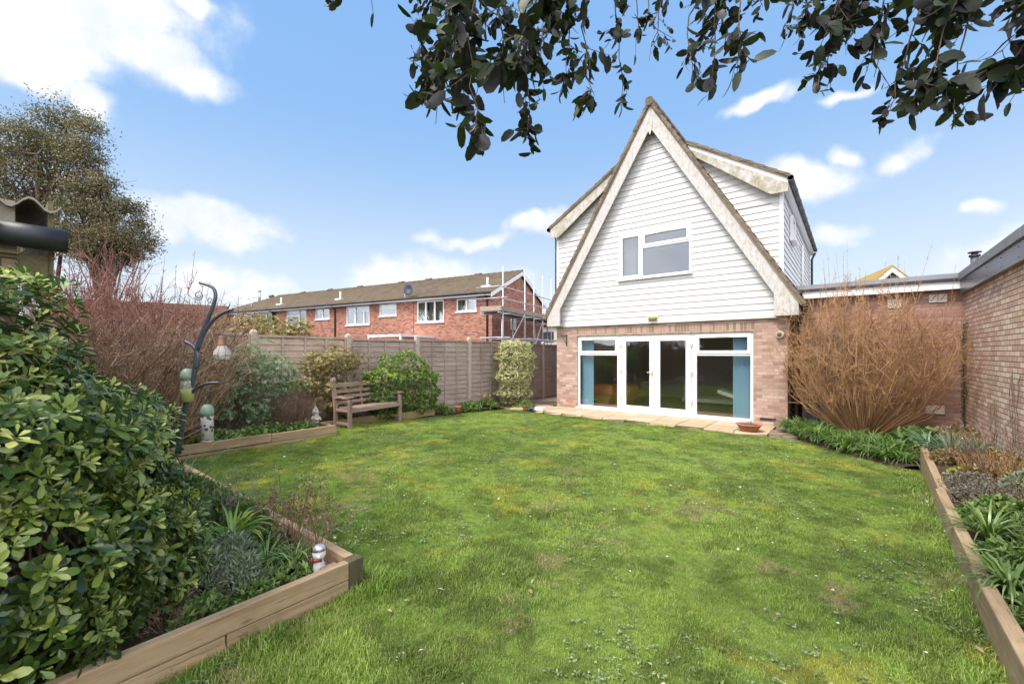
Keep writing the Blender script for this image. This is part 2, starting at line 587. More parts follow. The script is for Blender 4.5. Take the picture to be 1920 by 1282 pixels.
def _tiles(lo, hi, moss, mossamt, bw=0.3, bh=0.24):
    def fn(g):
        uvn = g.n('ShaderNodeUVMap', uv_map='UVMap').outputs[0]
        x, y, _ = g.xyz(uvn)
        p = wpos(g)
        vy = g.m('DIVIDE', y, bh)
        row = g.m('FLOOR', vy)
        ux = g.m('ADD', g.m('DIVIDE', x, bw), g.m('MULTIPLY', g.m('MODULO', row, 2.0), 0.5))
        cm = g.m('FLOOR', ux)
        fy = g.m('SUBTRACT', vy, row)
        fx = g.m('SUBTRACT', ux, cm)
        rnd = g.n('ShaderNodeTexWhiteNoise', {'Vector': g.comb(cm, row, 0.1)}, noise_dimensions='3D').outputs[0]
        c = g.mix(rnd, lo, hi)
        c = g.mix(g.m('MULTIPLY', g.step(fy, 0.16, 0.0), 0.75), c, tuple(k * 0.25 for k in lo))
        c = g.mix(g.m('MULTIPLY', g.step(fx, 0.06, 0.0), 0.5), c, tuple(k * 0.4 for k in lo))
        nn = g.noise(1.6, p, 6, 0.7)
        ms = g.step(nn, 0.42, 0.66)
        c = g.mix(g.m('MULTIPLY', ms, mossamt), c, moss)
        li = g.step(g.noise(14, p, 4, 0.7), 0.6, 0.7)
        c = g.mix(g.m('MULTIPLY', li, 0.35), c, (0.38, 0.34, 0.26))
        return pbsdf(g, c, 0.9, g.m('ADD', fy, g.noise(20, p, 4)), 0.5, 0.012, 0, 0.2)
    return fn


m_tile = material('brown_tiles', _tiles((0.13, 0.10, 0.08), (0.24, 0.18, 0.14), (0.20, 0.17, 0.09), 0.5))
m_tileterr = material('terrace_tiles', _tiles((0.115, 0.085, 0.07), (0.19, 0.145, 0.115), (0.17, 0.14, 0.045), 0.6))
m_tileverge = plain('verge_tile', (0.26, 0.19, 0.13), 0.9, var=0.35, scale=9, dirt=0.6, dirtcol=(0.12, 0.10, 0.07))
m_tileyellow = material('lichen_tiles', _tiles((0.36, 0.24, 0.08), (0.42, 0.28, 0.10), (0.40, 0.28, 0.06), 0.7))
m_tileorange = material('orange_tiles', _tiles((0.20, 0.09, 0.05), (0.26, 0.12, 0.07), (0.18, 0.11, 0.07), 0.4))
m_black = plain('black_plastic', (0.022, 0.022, 0.025), 0.5, var=0.3, scale=14, dirt=.25, dirtcol=(.08,.08,.08))
m_grimy = plain('grimy_gutter', (0.10, 0.10, 0.10), 0.6, var=0.3, scale=12, dirt=0.5, dirtcol=(0.2, 0.19, 0.14))
m_lead = plain('weathered_lead', (0.22, 0.22, 0.245), 0.6, var=0.25, scale=5, dirt=0.4, dirtcol=(0.34, 0.31, 0.27))
m_fasciagrey = plain('dark_steel_fascia', (0.17, 0.165, 0.19), 0.34, metal=0.5, var=0.2, scale=1.5)
m_greydoor = plain('slate_grey_door', (0.085, 0.095, 0.13), 0.4, var=0.1)
m_fence = woodmat('fence_boards', (0.56, 0.43, 0.345), (0.35, 0.255, 0.20), 'y', green=0.55, greencol=(0.22, 0.18, 0.09), grain=0.8)
m_fencegrey = woodmat('grey_fence_boards', (0.44, 0.35, 0.31), (0.26, 0.195, 0.17), 'y', green=0.2, greencol=(0.17, 0.14, 0.07), grain=0.8)
m_sleeper = woodmat('sleeper_timber', (0.47, 0.335, 0.20), (0.30, 0.20, 0.115), 'y', green=0.25, greencol=(0.24, 0.20, 0.09), grain=0.7)
m_sleeperx = woodmat('sleeper_timber_cross', (0.47, 0.335, 0.20), (0.30, 0.20, 0.115), 'x', green=0.25, greencol=(0.24, 0.20, 0.09), grain=0.7)
m_endgrain = woodmat('sleeper_end', (0.13, 0.11, 0.06), (0.07, 0.055, 0.035), 'z', green=0.6, greencol=(0.09, 0.09, 0.04))
m_bench = woodmat('weathered_bench', (0.40, 0.28, 0.23), (0.21, 0.13, 0.10), 'y', green=0.12, greencol=(0.40, 0.38, 0.26), grain=1.3)
m_benchz = woodmat('weathered_bench_legs', (0.36, 0.255, 0.21), (0.18, 0.115, 0.095), 'z', green=0.25, greencol=(0.19, 0.18, 0.09), grain=1.3)
m_glass = glassmat('window_glass', (.93, .95, .94), 1.7, .01)
m_glassup = glassmat('upper_glass', (0.62, 0.64, 0.68), 1.5, .05)
m_glassfar = glassmat('far_glass', (0.75, 0.78, 0.80), 1.5, .08)
m_terracotta = plain('terracotta', (0.48, 0.18, 0.095), 0.75, var=0.2, scale=8, dirt=0.35, dirtcol=(0.35, 0.22, 0.15))
m_metalpole = plain('blue_grey_metal', (0.105, 0.115, 0.145), 0.38, metal=0.6, var=0.2, scale=20)
m_scaff = plain('galvanised_tube', (0.50, 0.50, 0.52), 0.45, metal=0.4, var=0.15, scale=9)
m_scaffboard = plain('scaffold_board', (0.36, 0.28, 0.23), 0.85, var=0.3, scale=4, dirt=0.3)
m_stone = plain('pale_stone', (0.50, 0.42, 0.37), 0.9, var=0.25, scale=22, dirt=0.45, dirtcol=(0.28, 0.22, 0.17))
m_cream = plain('cream_plastic', (0.60, 0.54, 0.42), 0.5, var=0.1, dirt=0.2)
m_wallroom = plain('room_wall', (0.42, 0.38, 0.34), 0.8, var=0.05)
m_blind = material('teal_blind', lambda g: g.n('ShaderNodeMixShader', {0: 0.35, 1: pbsdf(g, (0.46, 0.70, 0.88), 0.6), 2: g.n('ShaderNodeBsdfTranslucent', {'Color': (0.46, 0.70, 0.88, 1)})}))
m_orange = plain('tan_leather', (0.55, 0.23, 0.085), 0.55, var=0.12)
m_whitefab = plain('white_cushion', (0.72, 0.70, 0.66), 0.7, var=0.04)
m_floorwood = woodmat('room_floor', (0.34, 0.17, 0.08), (0.24, 0.11, 0.05), 'x', rough=0.3, knots=False)
m_curtain = plain('pale_curtain', (0.62, 0.60, 0.52), 0.8, var=0.08)
m_curtaint = plain('tan_curtain', (0.42, 0.34, 0.2), 0.8, var=0.15)
m_dark = plain('dark_interior', (0.03, 0.03, 0.032), 0.9)
m_soil = plain('bed_soil', (0.075, 0.052, 0.036), 0.98, var=0.5, scale=26, dirt=0.5, dirtcol=(0.16, 0.12, 0.08), spec=0.1)
m_bark = woodmat('bark', (0.20, 0.135, 0.10), (0.09, 0.06, 0.045), 'z', knots=False, bump=0.8)
m_render = plain('cream_render', (0.55, 0.5, 0.43), 0.9, var=0.1)


# ------------------------------------------------------------------ ground, lawn, paving
def sm(x, a, b):
    t = np.clip((np.asarray(x, dtype=float) - a) / (b - a), 0, 1)
    return t * t * (3 - 2 * t)


def zl(x, y):
    """height of the lawn"""
    x = np.asarray(x, dtype=float); y = np.asarray(y, dtype=float)
    bump = 0.012 * np.sin(x * 2.1 + 1.3 * y) + 0.008 * np.sin(3.7 * x - 2.2 * y + 1)
    return -0.07 + 0.21 * (1 - sm(y, 4.0, 10.3)) + bump * sm(11 - y, 0.5, 3)


def vnoise(x, y, scale, octs=4, rough=.6, seed=0):
    """value noise made smooth, mean 0.5 and spread about 0.16"""
    tbl = np.random.default_rng(100 + seed).random((256, 256))
    out, amp, tot = 0, 1.0, 0
    for o in range(octs):
        fx, fy = x * scale + 17.3 * o, y * scale + 9.1 * o
        ix, iy = np.floor(fx).astype(int), np.floor(fy).astype(int)
        tx, ty = fx - ix, fy - iy
        tx, ty = tx * tx * (3 - 2 * tx), ty * ty * (3 - 2 * ty)
        g_ = lambda a, b: tbl[(ix + a) % 256, (iy + b) % 256]
        out = out + amp * ((g_(0, 0) * (1 - tx) + g_(1, 0) * tx) * (1 - ty) + (g_(0, 1) * (1 - tx) + g_(1, 1) * tx) * ty)
        tot += amp ** 2
        amp *= rough; scale *= 2.03
    s_ = sum(rough ** k for k in range(octs))
    return .5 + (out - .5 * s_) / math.sqrt(tot) * .75


def grass_tone(x, y):
    """colour patches of the turf (rgb, bareness), shared by the ground and the blades"""
    L = lambda a, b, t: a + (np.array(b) - a) * t[:, None]
    c = L(np.tile([0.198, 0.300, 0.048], (len(x), 1)), (0.300, 0.405, 0.080), sm(vnoise(x, y, .6, 4, seed=1), .3, .7))
    c = L(c, (0.146, 0.238, 0.046), sm(vnoise(x, y, 2.0, 5, seed=2), .45, .75) * .6)
    c = L(c, (0.44, 0.43, 0.07), sm(vnoise(x, y, 1.7, 5, seed=3), .60, .80) * .7)
    c = c * (1 - .36 * sm(vnoise(x, y, 6.0, 4, .7, seed=4), .40, .70))[:, None]
    near = .40 + .60 * (1 - sm(y, 3.0, 6.0))
    d = sm(vnoise(x, y, 1.8, 4, seed=5) + (vnoise(x, y, 11, 3, .7, seed=6) - .5) * .6, .72, .92) * near
    c = L(c, (0.42, 0.35, 0.17), d * .6)
    return c, d


def _lawn(g):
    p = wpos(g)
    c = g.n('ShaderNodeAttribute', attribute_name='tone').outputs['Color']
    dry = g.n('ShaderNodeAttribute', attribute_name='dry').outputs['Fac']
    c = g.mix(1.0, c, (0.55, 0.55, 0.6), 'MULTIPLY')
    n_ = g.noise(30, p, 4, 0.75)
    c = g.mix(g.m('MULTIPLY', dry, g.step(n_, 0.35, 0.6)), c, (0.17, 0.115, 0.075))
    return pbsdf(g, c, 0.95, n_, 0.9, 0.02, 0, 0.1)


def set_tone(me_, x, y):
    c, d = grass_tone(x, y)
    a1 = me_.attributes.new('tone', 'FLOAT_COLOR', 'POINT'); a1.data.foreach_set('color', np.concatenate([c, np.ones((len(x), 1))], 1).astype(np.float32).ravel())
    a2 = me_.attributes.new('dry', 'FLOAT', 'POINT'); a2.data.foreach_set('value', d.astype(np.float32))


m_lawn = material('lawn_turf', _lawn)
m_ground = plain('rough_ground', (0.10, 0.095, 0.06), 0.95, var=0.4, scale=0.8)


def grid_mesh(name, xs, ys, zf, mat, kind='structure'):
    X, Y = np.meshgrid(xs, ys)
    Z = zf(X, Y)
    v = np.stack([X.ravel(), Y.ravel(), Z.ravel()], 1)
    nx, ny = len(xs), len(ys)
    i = np.arange(ny - 1)[:, None] * nx + np.arange(nx - 1)[None, :]
    q = np.stack([i, i + 1, i + nx + 1, i + nx], -1).reshape(-1, 4)
    o = np_mesh(name, v, q, None, mat, local=True)
    o['kind'] = kind
    return o


far = np.array([-900, -400, -200, -100, -60, -35, -20, -9.0])
grid_mesh('ground', np.concatenate([far, -far]), np.concatenate([far, -far]), lambda x, y: -0.35 + 0 * x, m_ground)
lx_, ly_ = np.linspace(-9.2, 1.74, 330), np.linspace(-5.9, 10.9, 480)
lo_ = grid_mesh('lawn', lx_, ly_, zl, m_lawn)
_X, _Y = np.meshgrid(lx_, ly_)
set_tone(lo_.data, _X.ravel(), _Y.ravel())

YF = 11.06                                     # plane of the brick front of the house


def _slab(g):
    p = wpos(g)
    x, y, _ = g.xyz(p)
    ux = g.m('DIVIDE', g.m('ADD', x, 0.1), 0.6)
    uy = g.m('DIVIDE', g.m('SUBTRACT', y, 9.76), 0.65)
    fx = g.m('SUBTRACT', ux, g.m('FLOOR', ux)); fy = g.m('SUBTRACT', uy, g.m('FLOOR', uy))
    rnd = g.n('ShaderNodeTexWhiteNoise', {'Vector': g.comb(g.m('FLOOR', ux), g.m('FLOOR', uy), 0.0)}, noise_dimensions='3D').outputs[0]
    c = g.mix(rnd, (0.42, 0.31, 0.19), (0.54, 0.40, 0.27))
    c = g.mix(g.m('MULTIPLY', g.step(g.noise(3, p, 6, 0.7), 0.45, 0.7), 0.55), c, (0.33, 0.24, 0.13))
    c = g.mix(g.m('MULTIPLY', g.step(g.noise(16, p, 5, 0.7), 0.58, 0.7), 0.4), c, (0.2, 0.17, 0.13))
    j = g.m('MINIMUM', g.m('MINIMUM', fx, g.m('SUBTRACT', 1.0, fx)), g.m('MINIMUM', fy, g.m('SUBTRACT', 1.0, fy)))
    c = g.mix(g.step(j, 0.022, 0.008), c, (0.16, 0.12, 0.09))
    return pbsdf(g, c, 0.85, g.m('ADD', g.step(j, 0.0, 0.02), g.noise(20, p, 4)), 0.4, 0.006)


m_slab = material('sandstone_slabs', _slab)
m_crazy = plain('broken_slabs', (0.27, 0.19, 0.14), 0.9, var=0.5, scale=7, dirt=0.6, dirtcol=(0.12, 0.1, 0.07))
mb = MB()
for k in range(11):                            # slabs along the front, the lawn side edge uneven
    x0 = -7.9 + k * 0.6
    mb.hexa([(x0, 9.78 + random.uniform(-.03, .03), -.055), (x0 + .594, 9.78 + random.uniform(-.03, .03), -.055), (x0 + .594, YF, -.055), (x0, YF, -.055),
             (x0, 9.78 + random.uniform(-.03, .03), random.uniform(-.004, .002)), (x0 + .594, 9.78 + random.uniform(-.03, .03), 0), (x0 + .594, YF, 0), (x0, YF, 0)])
paving = mb.build('paving', m_slab); paving['kind'] = 'structure'
mb = MB()
mb.box(-8.0, -1.2, 9.86, YF, -.3, -.057)
for x, y, a in ((-1.12, 10.75, .1), (-.95, 10.35, .7), (-1.15, 10.05, 1.2), (-.8, 10.8, .4), (-1.2, 10.4, .2), (-0.7, 10.5, 2.0), (-.95, 9.98, .5)):
    n = 5
    mb.prism([(x + .2 * math.cos(a + k * 6.283 / n) * random.uniform(.7, 1.1), y + .2 * math.sin(a + k * 6.283 / n) * random.uniform(.7, 1.1)) for k in range(n)], 'z', -.08, random.uniform(-.03, 0))
mb.build('paving_base', m_crazy)['kind'] = 'structure'
mb = MB(); mb.box(-8.75, -7.075, 11.06, 20, -.3, -.02); mb.box(-8.1, -7.9, 9.8, 11.06, -.3, -.03); mb.box(-8.75, -8.1, 9.9, 11.06, -.3, -.04)
mb.build('side_path', m_crazy)['kind'] = 'structure'


# ------------------------------------------------------------------ the chalet house
AX, AZ, SL = -4.05, 8.08, 1.66                 # apex of the steep roof and its slope
house = thing('chalet_house', 'white clad chalet house with steep A-frame gable above a buff brick ground floor', 'house', (-4.08, YF, 0))
XL, XR, YB = -7.07, -1.087, 19.35
mb = MB()
mb.box(XL, -6.36, YF, YF + .24, -.3, 2.46)
mb.box(-1.75, XR, YF, YF + .24, -.3, 2.46)
mb.box(-6.36, -1.75, YF, YF + .24, 2.335, 2.46)
mb.box(-6.36, -1.75, YF + .06, YF + .24, -.3, -.01)
mb.box(XL, XL + .24, YF + .24, YB, -.3, 2.46)
mb.box(XR - .24, XR, YF + .24, YB, -.3, 2.46)
mb.box(XL + .24, XR - .24, YB - .24, YB, -.3, 2.46)
mb.build('brick_wall', m_brick, house)
mb = MB(); mb.box(-6.385, -1.725, YF - .004, YF + .2, 2.12, 2.335)
mb.build('lintel', m_soldier, house)

WX0, WX1, WZ0, WZ1 = -4.99, -3.09, 3.62, 4.85  # upstairs window opening


def gable_half(z):
    return (AZ - .16 - z) / SL


def strips(mb_, z0, z1, ya, yb, xmin, xmax, tilt=0.0, clipx=None, dz=0.150, half=gable_half, cut=True):
    k, z = 0, z0
    while z < z1 - 1e-3:
        zt = min(z + dz, z1)
        hb, ht = half(z), half(zt)
        if ht < 0.03: break
        segs = [(max(AX - hb, xmin), min(AX + hb, xmax), max(AX - ht, xmin), min(AX + ht, xmax))]
        if cut and zt > WZ0 + .005 and z < WZ1 - .005:
            s_ = segs[0]
            segs = [(s_[0], WX0, s_[2], WX0), (WX1, s_[1], WX1, s_[3])]
        if cut and z < WZ0 - .004 and zt > WZ0 + .005: mb_.hexa([(WX0, ya - tilt, z + .004), (WX1, ya - tilt, z + .004), (WX1, yb, z + .004), (WX0, yb, z + .004), (WX0, ya - tilt * .2, WZ0), (WX1, ya - tilt * .2, WZ0), (WX1, yb, WZ0), (WX0, yb, WZ0)])
        if cut and z < WZ1 - .005 and zt > WZ1 + .004: mb_.hexa([(WX0, ya - tilt, WZ1), (WX1, ya - tilt, WZ1), (WX1, yb, WZ1), (WX0, yb, WZ1), (WX0, ya, zt), (WX1, ya, zt), (WX1, yb, zt), (WX0, yb, zt)])
        for a, b, c, d in segs:
            if b - a < .02: continue
            f0, f1 = ya - tilt, ya
            g_ = 0
            zl_ = z + (.004 if tilt else 0)
            mb_.hexa([(a, f0, zl_), (b, f0, zl_), (b, yb, zl_), (a, yb, zl_), (c, f1, zt), (d, f1, zt), (d, yb, zt), (c, yb, zt)])
        z = zt
    return mb_


mb = strips(MB(), 2.44, 7.8, 11.0, 11.03, -7.08, -1.02, tilt=0.017)
mb.box(-7.1, -1.3, 10.985, 11.03, 2.405, 2.455)
mb.build('siding', m_siding, house)
mb = strips(MB(), 2.462, 7.8, 11.03, 11.12, -7.07, -1.03)
mb.box(XL + .02, XR - .02, 11.13, YB, 2.463, 2.50)
mb.build('gable_wall', m_wallroom, house)


def roof_side(sgn):
    """one steep slope laid as overlapping courses"""
    mb_ = MB()
    L = math.hypot(3.25, 5.4)
    ux, uz = sgn * 3.25 / L, -5.4 / L
    nx, nz_ = sgn * 5.4 / L, 3.25 / L
    n = 27
    for i in range(n):
        s0, s1 = L * i / n, L * (i + 1) / n + .03
        t0, t1 = .055, .085
        jig = random.uniform(-.008, .008)
        pts = [(AX + ux * s0, AZ - .02 + uz * s0), (AX + ux * s1, AZ - .02 + uz * s1),
               (AX + ux * s1 + nx * t1, AZ - .02 + uz * s1 + nz_ * t1), (AX + ux * s0 + nx * t0, AZ - .02 + uz * s0 + nz_ * t0)]
        mb_.prism(pts, 'y', 10.72 + jig, YB + .2)
    return mb_


for sgn in (-1, 1):
    roof_side(sgn).build('roof', m_tile, house)
mb = MB()
for k in range(20):
    y = 10.70 + k * .44
    mb.tube([(AX, y, AZ + .02), (AX, y + .45, AZ + .03)], .11, 10)
rt = mb.build('ridge_tile', m_tile, house)
# verge undercloak strip under the tiles
mb = MB()
for sgn in (-1, 1):
    mb.prism([(AX, AZ + .02), (AX + sgn * 3.27, AZ + .02 - 5.43), (AX + sgn * 3.235, AZ - .03 - 5.43), (AX, AZ - .055)], 'y', 10.74, 10.80)
mb.build('verge', m_tileverge, house)
# bargeboards with boxed feet
for sgn in (-1, 1):
    mb = MB()
    xo, xi = AX + sgn * 3.19, AX + sgn * 2.74
    zt = AZ - .075
    xe = AX + sgn * 3.19
    poly = [(AX + sgn * .001, zt), (xe, zt - 3.19 * SL), (xe, 2.43), (xi + sgn * .0, 2.43), (xi, 2.92), (AX + sgn * .001, 7.42 + .02)]
    mb.prism(poly, 'y', 10.775, 10.815)
    # the inner face drops to the boxed foot
    mb.box(min(xi, xe), max(xi, xe), 10.82, 10.995, 2.435, 2.47)
    mb.box(min(xe - sgn * .02, xe), max(xe - sgn * .02, xe), 10.82, 11.3, 2.47, 2.72)
    mb.build('bargeboard', m_barge, house, bevel=.004)
mb = MB()
mb.prism([(AX - .07, 7.62), (AX + .07, 7.62), (AX + .055, 7.40), (AX, 7.24), (AX - .055, 7.40)], 'y', 10.76, 10.774)
mb.build('gable_finial', m_barge, house)
# soffits between bargeboard and cladding
mb = MB()
for sgn in (-1, 1):
    p = [(AX + sgn * .05, AZ - .17), (AX + sgn * 3.2, AZ - .17 - 3.15 * SL), (AX + sgn * 3.19, AZ - .19 - 3.15 * SL), (AX + sgn * .05, AZ - .20)]
    mb.prism(p, 'y', 10.82, 11.04)
mb.build('soffit', m_barge, house)

# dormers either side
DY = 11.16


def dormer(sgn, xe, xside, moss):
    """xe: eave tip, xside: face of the side wall"""
    zr = 6.80; xr = AX + sgn * .86
    ze = 5.42
    m_ = (zr - ze) / abs(xe - xr)
    under = lambda x: ze + m_ * abs(xe - x) - .16

    def face(mb_, ya, yb, tilt):
        z = 3.05
        while z < 6.6:
            zt = z + .15
            xin0, xin1 = AX + sgn * (AZ - z) / SL * .985, AX + sgn * (AZ - zt) / SL * .985
            # outer limit: side wall, or where the roof comes down
            def xout(zz):
                lim = abs(xside - AX)
                r = abs(xe - AX) - (zz + .16 - ze) / m_
                return AX + sgn * min(lim, r)
            a0, a1 = xin0, xin1
            b0, b1 = xout(z), xout(zt)
            if (b0 - a0) * sgn > .02:
                if (b1 - a1) * sgn < 0: b1 = a1
                q = [(a0, ya - tilt, z), (b0, ya - tilt, z), (b0, yb, z), (a0, yb, z), (a1, ya, zt), (b1, ya, zt), (b1, yb, zt), (a1, yb, zt)]
                if sgn < 0: q = [q[1], q[0], q[3], q[2], q[5], q[4], q[7], q[6]]
                mb_.hexa(q)
            z = zt
        return mb_
    m1 = face(MB(), DY, DY + .08, .018)
    # side boards
    z = 2.95
    zs = under(xside)
    while z < zs - .02:
        zt = min(z + .15, zs)
        o0, o1 = xside + sgn * .02, xside
        q = [(xside - sgn * .08, DY + .081, z), (o0, DY + .081, z), (o0, YB, z), (xside - sgn * .08, YB, z), (xside - sgn * .08, DY + .081, zt), (o1, DY + .081, zt), (o1, YB, zt), (xside - sgn * .08, YB, zt)]
        if sgn < 0: q = [q[1], q[0], q[3], q[2], q[5], q[4], q[7], q[6]]
        m1.hexa(q)
        z = zt
    m1.build('siding', m_siding, house)
    mb_ = MB()                                   # white corner post
    mb_.box(min(xside - sgn * .05, xside + sgn * .025), max(xside - sgn * .05, xside + sgn * .025), DY - .022, DY + .085, 3.0, zs)
    mb_.build('corner_trim', m_upvc, house)
    mb_ = MB()                                   # roof in courses
    n = 9
    for i in range(n):
        t0, t1 = i / n, (i + 1) / n + .02
        x0, x1 = xr + (xe - xr) * t0, xr + (xe - xr) * t1
        z0, z1 = zr + (ze - zr) * t0, zr + (ze - zr) * t1
        mb_.prism([(x0, z0 + .05), (x0, z0 + .10), (x1, z1 + .125), (x1, z1 + .05)], 'y', 10.93 + random.uniform(-.01, .01), YB + .1)
    mb_.build('roof', m_tile, house)
    mb_ = MB()
    mb_.prism([(xr, zr + .05), (xe, ze + .05), (xe, ze + .02), (xr, zr + .02)], 'y', 10.94, 11.0)
    mb_.build('verge', m_tileverge, house)
    # upper clean board and mossy bargeboard
    d_ = -1 if sgn > 0 else 1
    mb_ = MB()
    mb_.prism([(xr + sgn * .02, zr + .02), (xe, ze + .02), (xe, ze - .09), (xr + sgn * .02, zr - .09)], 'y', 10.985, 11.01)
    mb_.prism([(xr, zr - .02), (xe - sgn * .02, ze - .02), (xe - sgn * .02, ze - .04), (xr, zr - .04)], 'y', 11.012, YB)
    mb_.prism([(xside + sgn * .02, ze - .16), (xe, ze - .16), (xe, ze - .145), (xside + sgn * .02, ze - .145)], 'y', 11.01, YB)
    mb_.prism([(xe - sgn * .025, ze - .14), (xe, ze - .14), (xe, ze + .02), (xe - sgn * .025, ze + .02)], 'y', 11.012, YB)
    mb_.build('fascia', m_barge if sgn < 0 else m_upvc, house)
    mb_ = MB()
    cx = xe - sgn * .30
    mb_.prism([(xr + sgn * .02, zr - .10), (xe, ze - .10 + (.09 if sgn < 0 else 0)), (xe, ze - .27), (cx, ze - .27), (cx - sgn * .1, ze - .27 + .06), (xr + sgn * .25, zr - .40), (xr + sgn * .02, zr - .12)][:7], 'y', 10.955, 10.98)
    mb_.build('bargeboard', m_bargemoss, house)
    # gutter along the eave
    mb_ = MB()
    gx, gz = xe + sgn * .05, ze + .0
    y = 10.93
    while y < YB:
        mb_.tube([(gx, y, gz), (gx, min(y + .9, YB), gz)], .055, 10)
        mb_.tube([(gx, y, gz), (gx, y + .07, gz)], .064, 10)
        y += .9
    mb_.build('gutter', m_grimy if sgn > 0 else m_black, house)


dormer(-1, -7.25, -7.10, True)
dormer(1, -1.07, -1.20, True)
mb = MB()
mb.tube([(-1.02, YB - .2, 5.3), (-1.13, YB - .1, 5.1), (-1.13, YB - .1, 2.5)], .035, 8)
mb.build('downpipe', m_black, house)
mb = MB(); mb.tube([(-7.28, 11.1, 5.35), (-7.16, 11.14, 5.15), (-7.16, 11.14, 2.8)], .022, 8)
mb.build('downpipe', m_black, house)
# small window high on the right flank with vents
for y0, y1, z0, z1, nm in ((12.55, 13.25, 4.45, 5.05, 'window'),):
    mb = MB()
    mb.box(-1.18, -1.12, y0, y1, z0, z0 + .05); mb.box(-1.18, -1.12, y0, y1, z1 - .05, z1)
    mb.box(-1.18, -1.12, y0, y0 + .05, z0 + .05, z1 - .05); mb.box(-1.18, -1.12, y1 - .05, y1, z0 + .05, z1 - .05)
    mb.box(-1.18, -1.06, y0 - .04, y1 + .04, z0 - .04, z0 - .001)
    wf = mb.build('window', m_upvc, house)
    mb = MB(); mb.box(-1.165, -1.15, y0 + .05, y1 - .05, z0 + .05, z1 - .05); mb.build('pane', m_glassup, wf)
mb = MB(); mb.tube([(-1.15, 15.6, 4.9), (-1.15, 15.6, 3.4)], .03, 8); mb.box(-1.18, -1.08, 15.5, 15.7, 3.28, 3.4)
mb.build('vent_pipe', m_upvc, house)

# gutter and downpipe on the right corner
for gx in (-.76, -7.36):
    mb = MB(); mb.tube([(gx, 10.76, 2.66), (gx, YB, 2.66)], .06, 10); mb.build('gutter', m_black, house)
mb = MB()
mb.tube([(-.76, 11.5, 2.64), (-.80, 11.5, 2.5), (-.99, 11.55, 2.3), (-1.03, 11.55, 2.1), (-1.03, 11.55, .16)], .036, 10)
for z in (.3, 1.3, 2.1): mb.tube([(-1.03, 11.55, z), (-1.03, 11.55, z + .06)], .044, 10)
mb.tube([(-1.03, 11.55, .18), (-1.03, 11.5, .02)], .045, 10)
mb.lathe([(.0, -.05), (.10, -.05), (.12, .0), (.10, .10), (.05, .12)], (-1.0, 11.42, .02), 14)
mb.build('downpipe', m_black, house)


# windows and doors
def bars(mb_, x0, x1, z0, z1, t, ya, yb, tb=None, b=.006):
    tb = t if tb is None else tb
    mb_.bbox(x0, x0 + t, ya, yb, z0, z1, b)
    mb_.bbox(x1 - t, x1, ya, yb, z0, z1, b)
    mb_.bbox(x0 + t - .002, x1 - t + .002, ya + .0015, yb - .001, z0, z0 + tb, b)
    mb_.bbox(x0 + t - .002, x1 - t + .002, ya + .0015, yb - .001, z1 - t, z1, b)
    return mb_


GY = 11.10
for x0, x1 in ((-6.36, -5.04), (-3.06, -1.75)):
    mb = bars(MB(), x0, x1, .03, 2.118, .065, GY, GY + .07)
    mb.bbox(x0 + .06, x1 - .06, GY + .002, GY + .068, 1.555, 1.615)
    wf = mb.build('window', m_upvc, house)
    mb = bars(MB(), x0 + .05, x1 - .05, 1.608, 2.07, .075, GY - .018, GY + .06)
    mb.box((x0 + x1) / 2 - .16, (x0 + x1) / 2 + .16, GY - .03, GY - .018, 2.022, 2.04)
    mb.build('sash', m_upvc, wf)
    mb = MB(); mb.box(x0 + .06, x1 - .06, GY + .03, GY + .045, .09, 1.56); mb.box(x0 + .12, x1 - .12, GY + .02, GY + .035, 1.67, 2.0)
    mb.build('pane', m_glass, wf)
for x0, x1, hx, hs in ((-5.04, -4.045, -4.10, 1), (-4.045, -3.06, -3.98, 0)):
    l = .135
    mb = MB()
    fa, fb = (x0 + .06, x1 - .004) if hs else (x0 + .004, x1 - .06)
    mb.bbox(fa, fa + l, GY - .02, GY + .06, .075, 2.06, .008)
    mb.bbox(fb - l, fb, GY - .02, GY + .06, .075, 2.06, .008)
    mb.bbox(fa + l - .002, fb - l + .002, GY - .0185, GY + .058, .075, .19, .008)
    mb.bbox(fa + l - .002, fb - l + .002, GY - .0185, GY + .058, 1.94, 2.06, .008)
    dr = mb.build('door', m_upvc, house)
    mb = MB(); mb.box(fa + l - .01, fb - l + .01, GY + .01, GY + .025, .18, 1.95); mb.build('pane', m_glass, dr)
    for z in (.35, 1.08, 1.78):
        mb = MB()
        xx = x0 + .045 if hs else x1 - .045
        mb.box(xx - .018, xx + .018, GY - .045, GY - .02, z, z + .10)
        mb.box(xx, xx + .06 if hs else xx - .0, GY - .04, GY - .028, z + .035, z + .055) if hs else mb.box(xx - .06, xx, GY - .04, GY - .028, z + .035, z + .055)
        mb.build('hinge', m_cream, dr)
    if hs:
        mb = MB(); mb.bbox(-4.125, -4.09, GY - .035, GY - .02, .96, 1.18, .006)
        mb.bbox(-4.235, -4.095, GY - .075, GY - .055, 1.10, 1.122, .006); mb.box(-4.118, -4.098, GY - .056, GY - .034, 1.10, 1.12)
        mb.build('handle', m_cream, dr)
mb = MB()
mb.bbox(-5.04, -4.98, GY + .001, GY + .07, .03, 2.118); mb.bbox(-3.12, -3.06, GY + .001, GY + .07, .03, 2.118)
mb.bbox(-4.985, -3.115, GY + .002, GY + .07, 2.06, 2.118); mb.bbox(-4.985, -3.115, GY + .002, GY + .07, .03, .075)
mb.build('door_frame', m_upvc, house)
mb = MB(); mb.bbox(-6.40, -1.735, GY - .075, GY + .08, .002, .032, .008)
mb.build('door_sill', m_upvc, house)
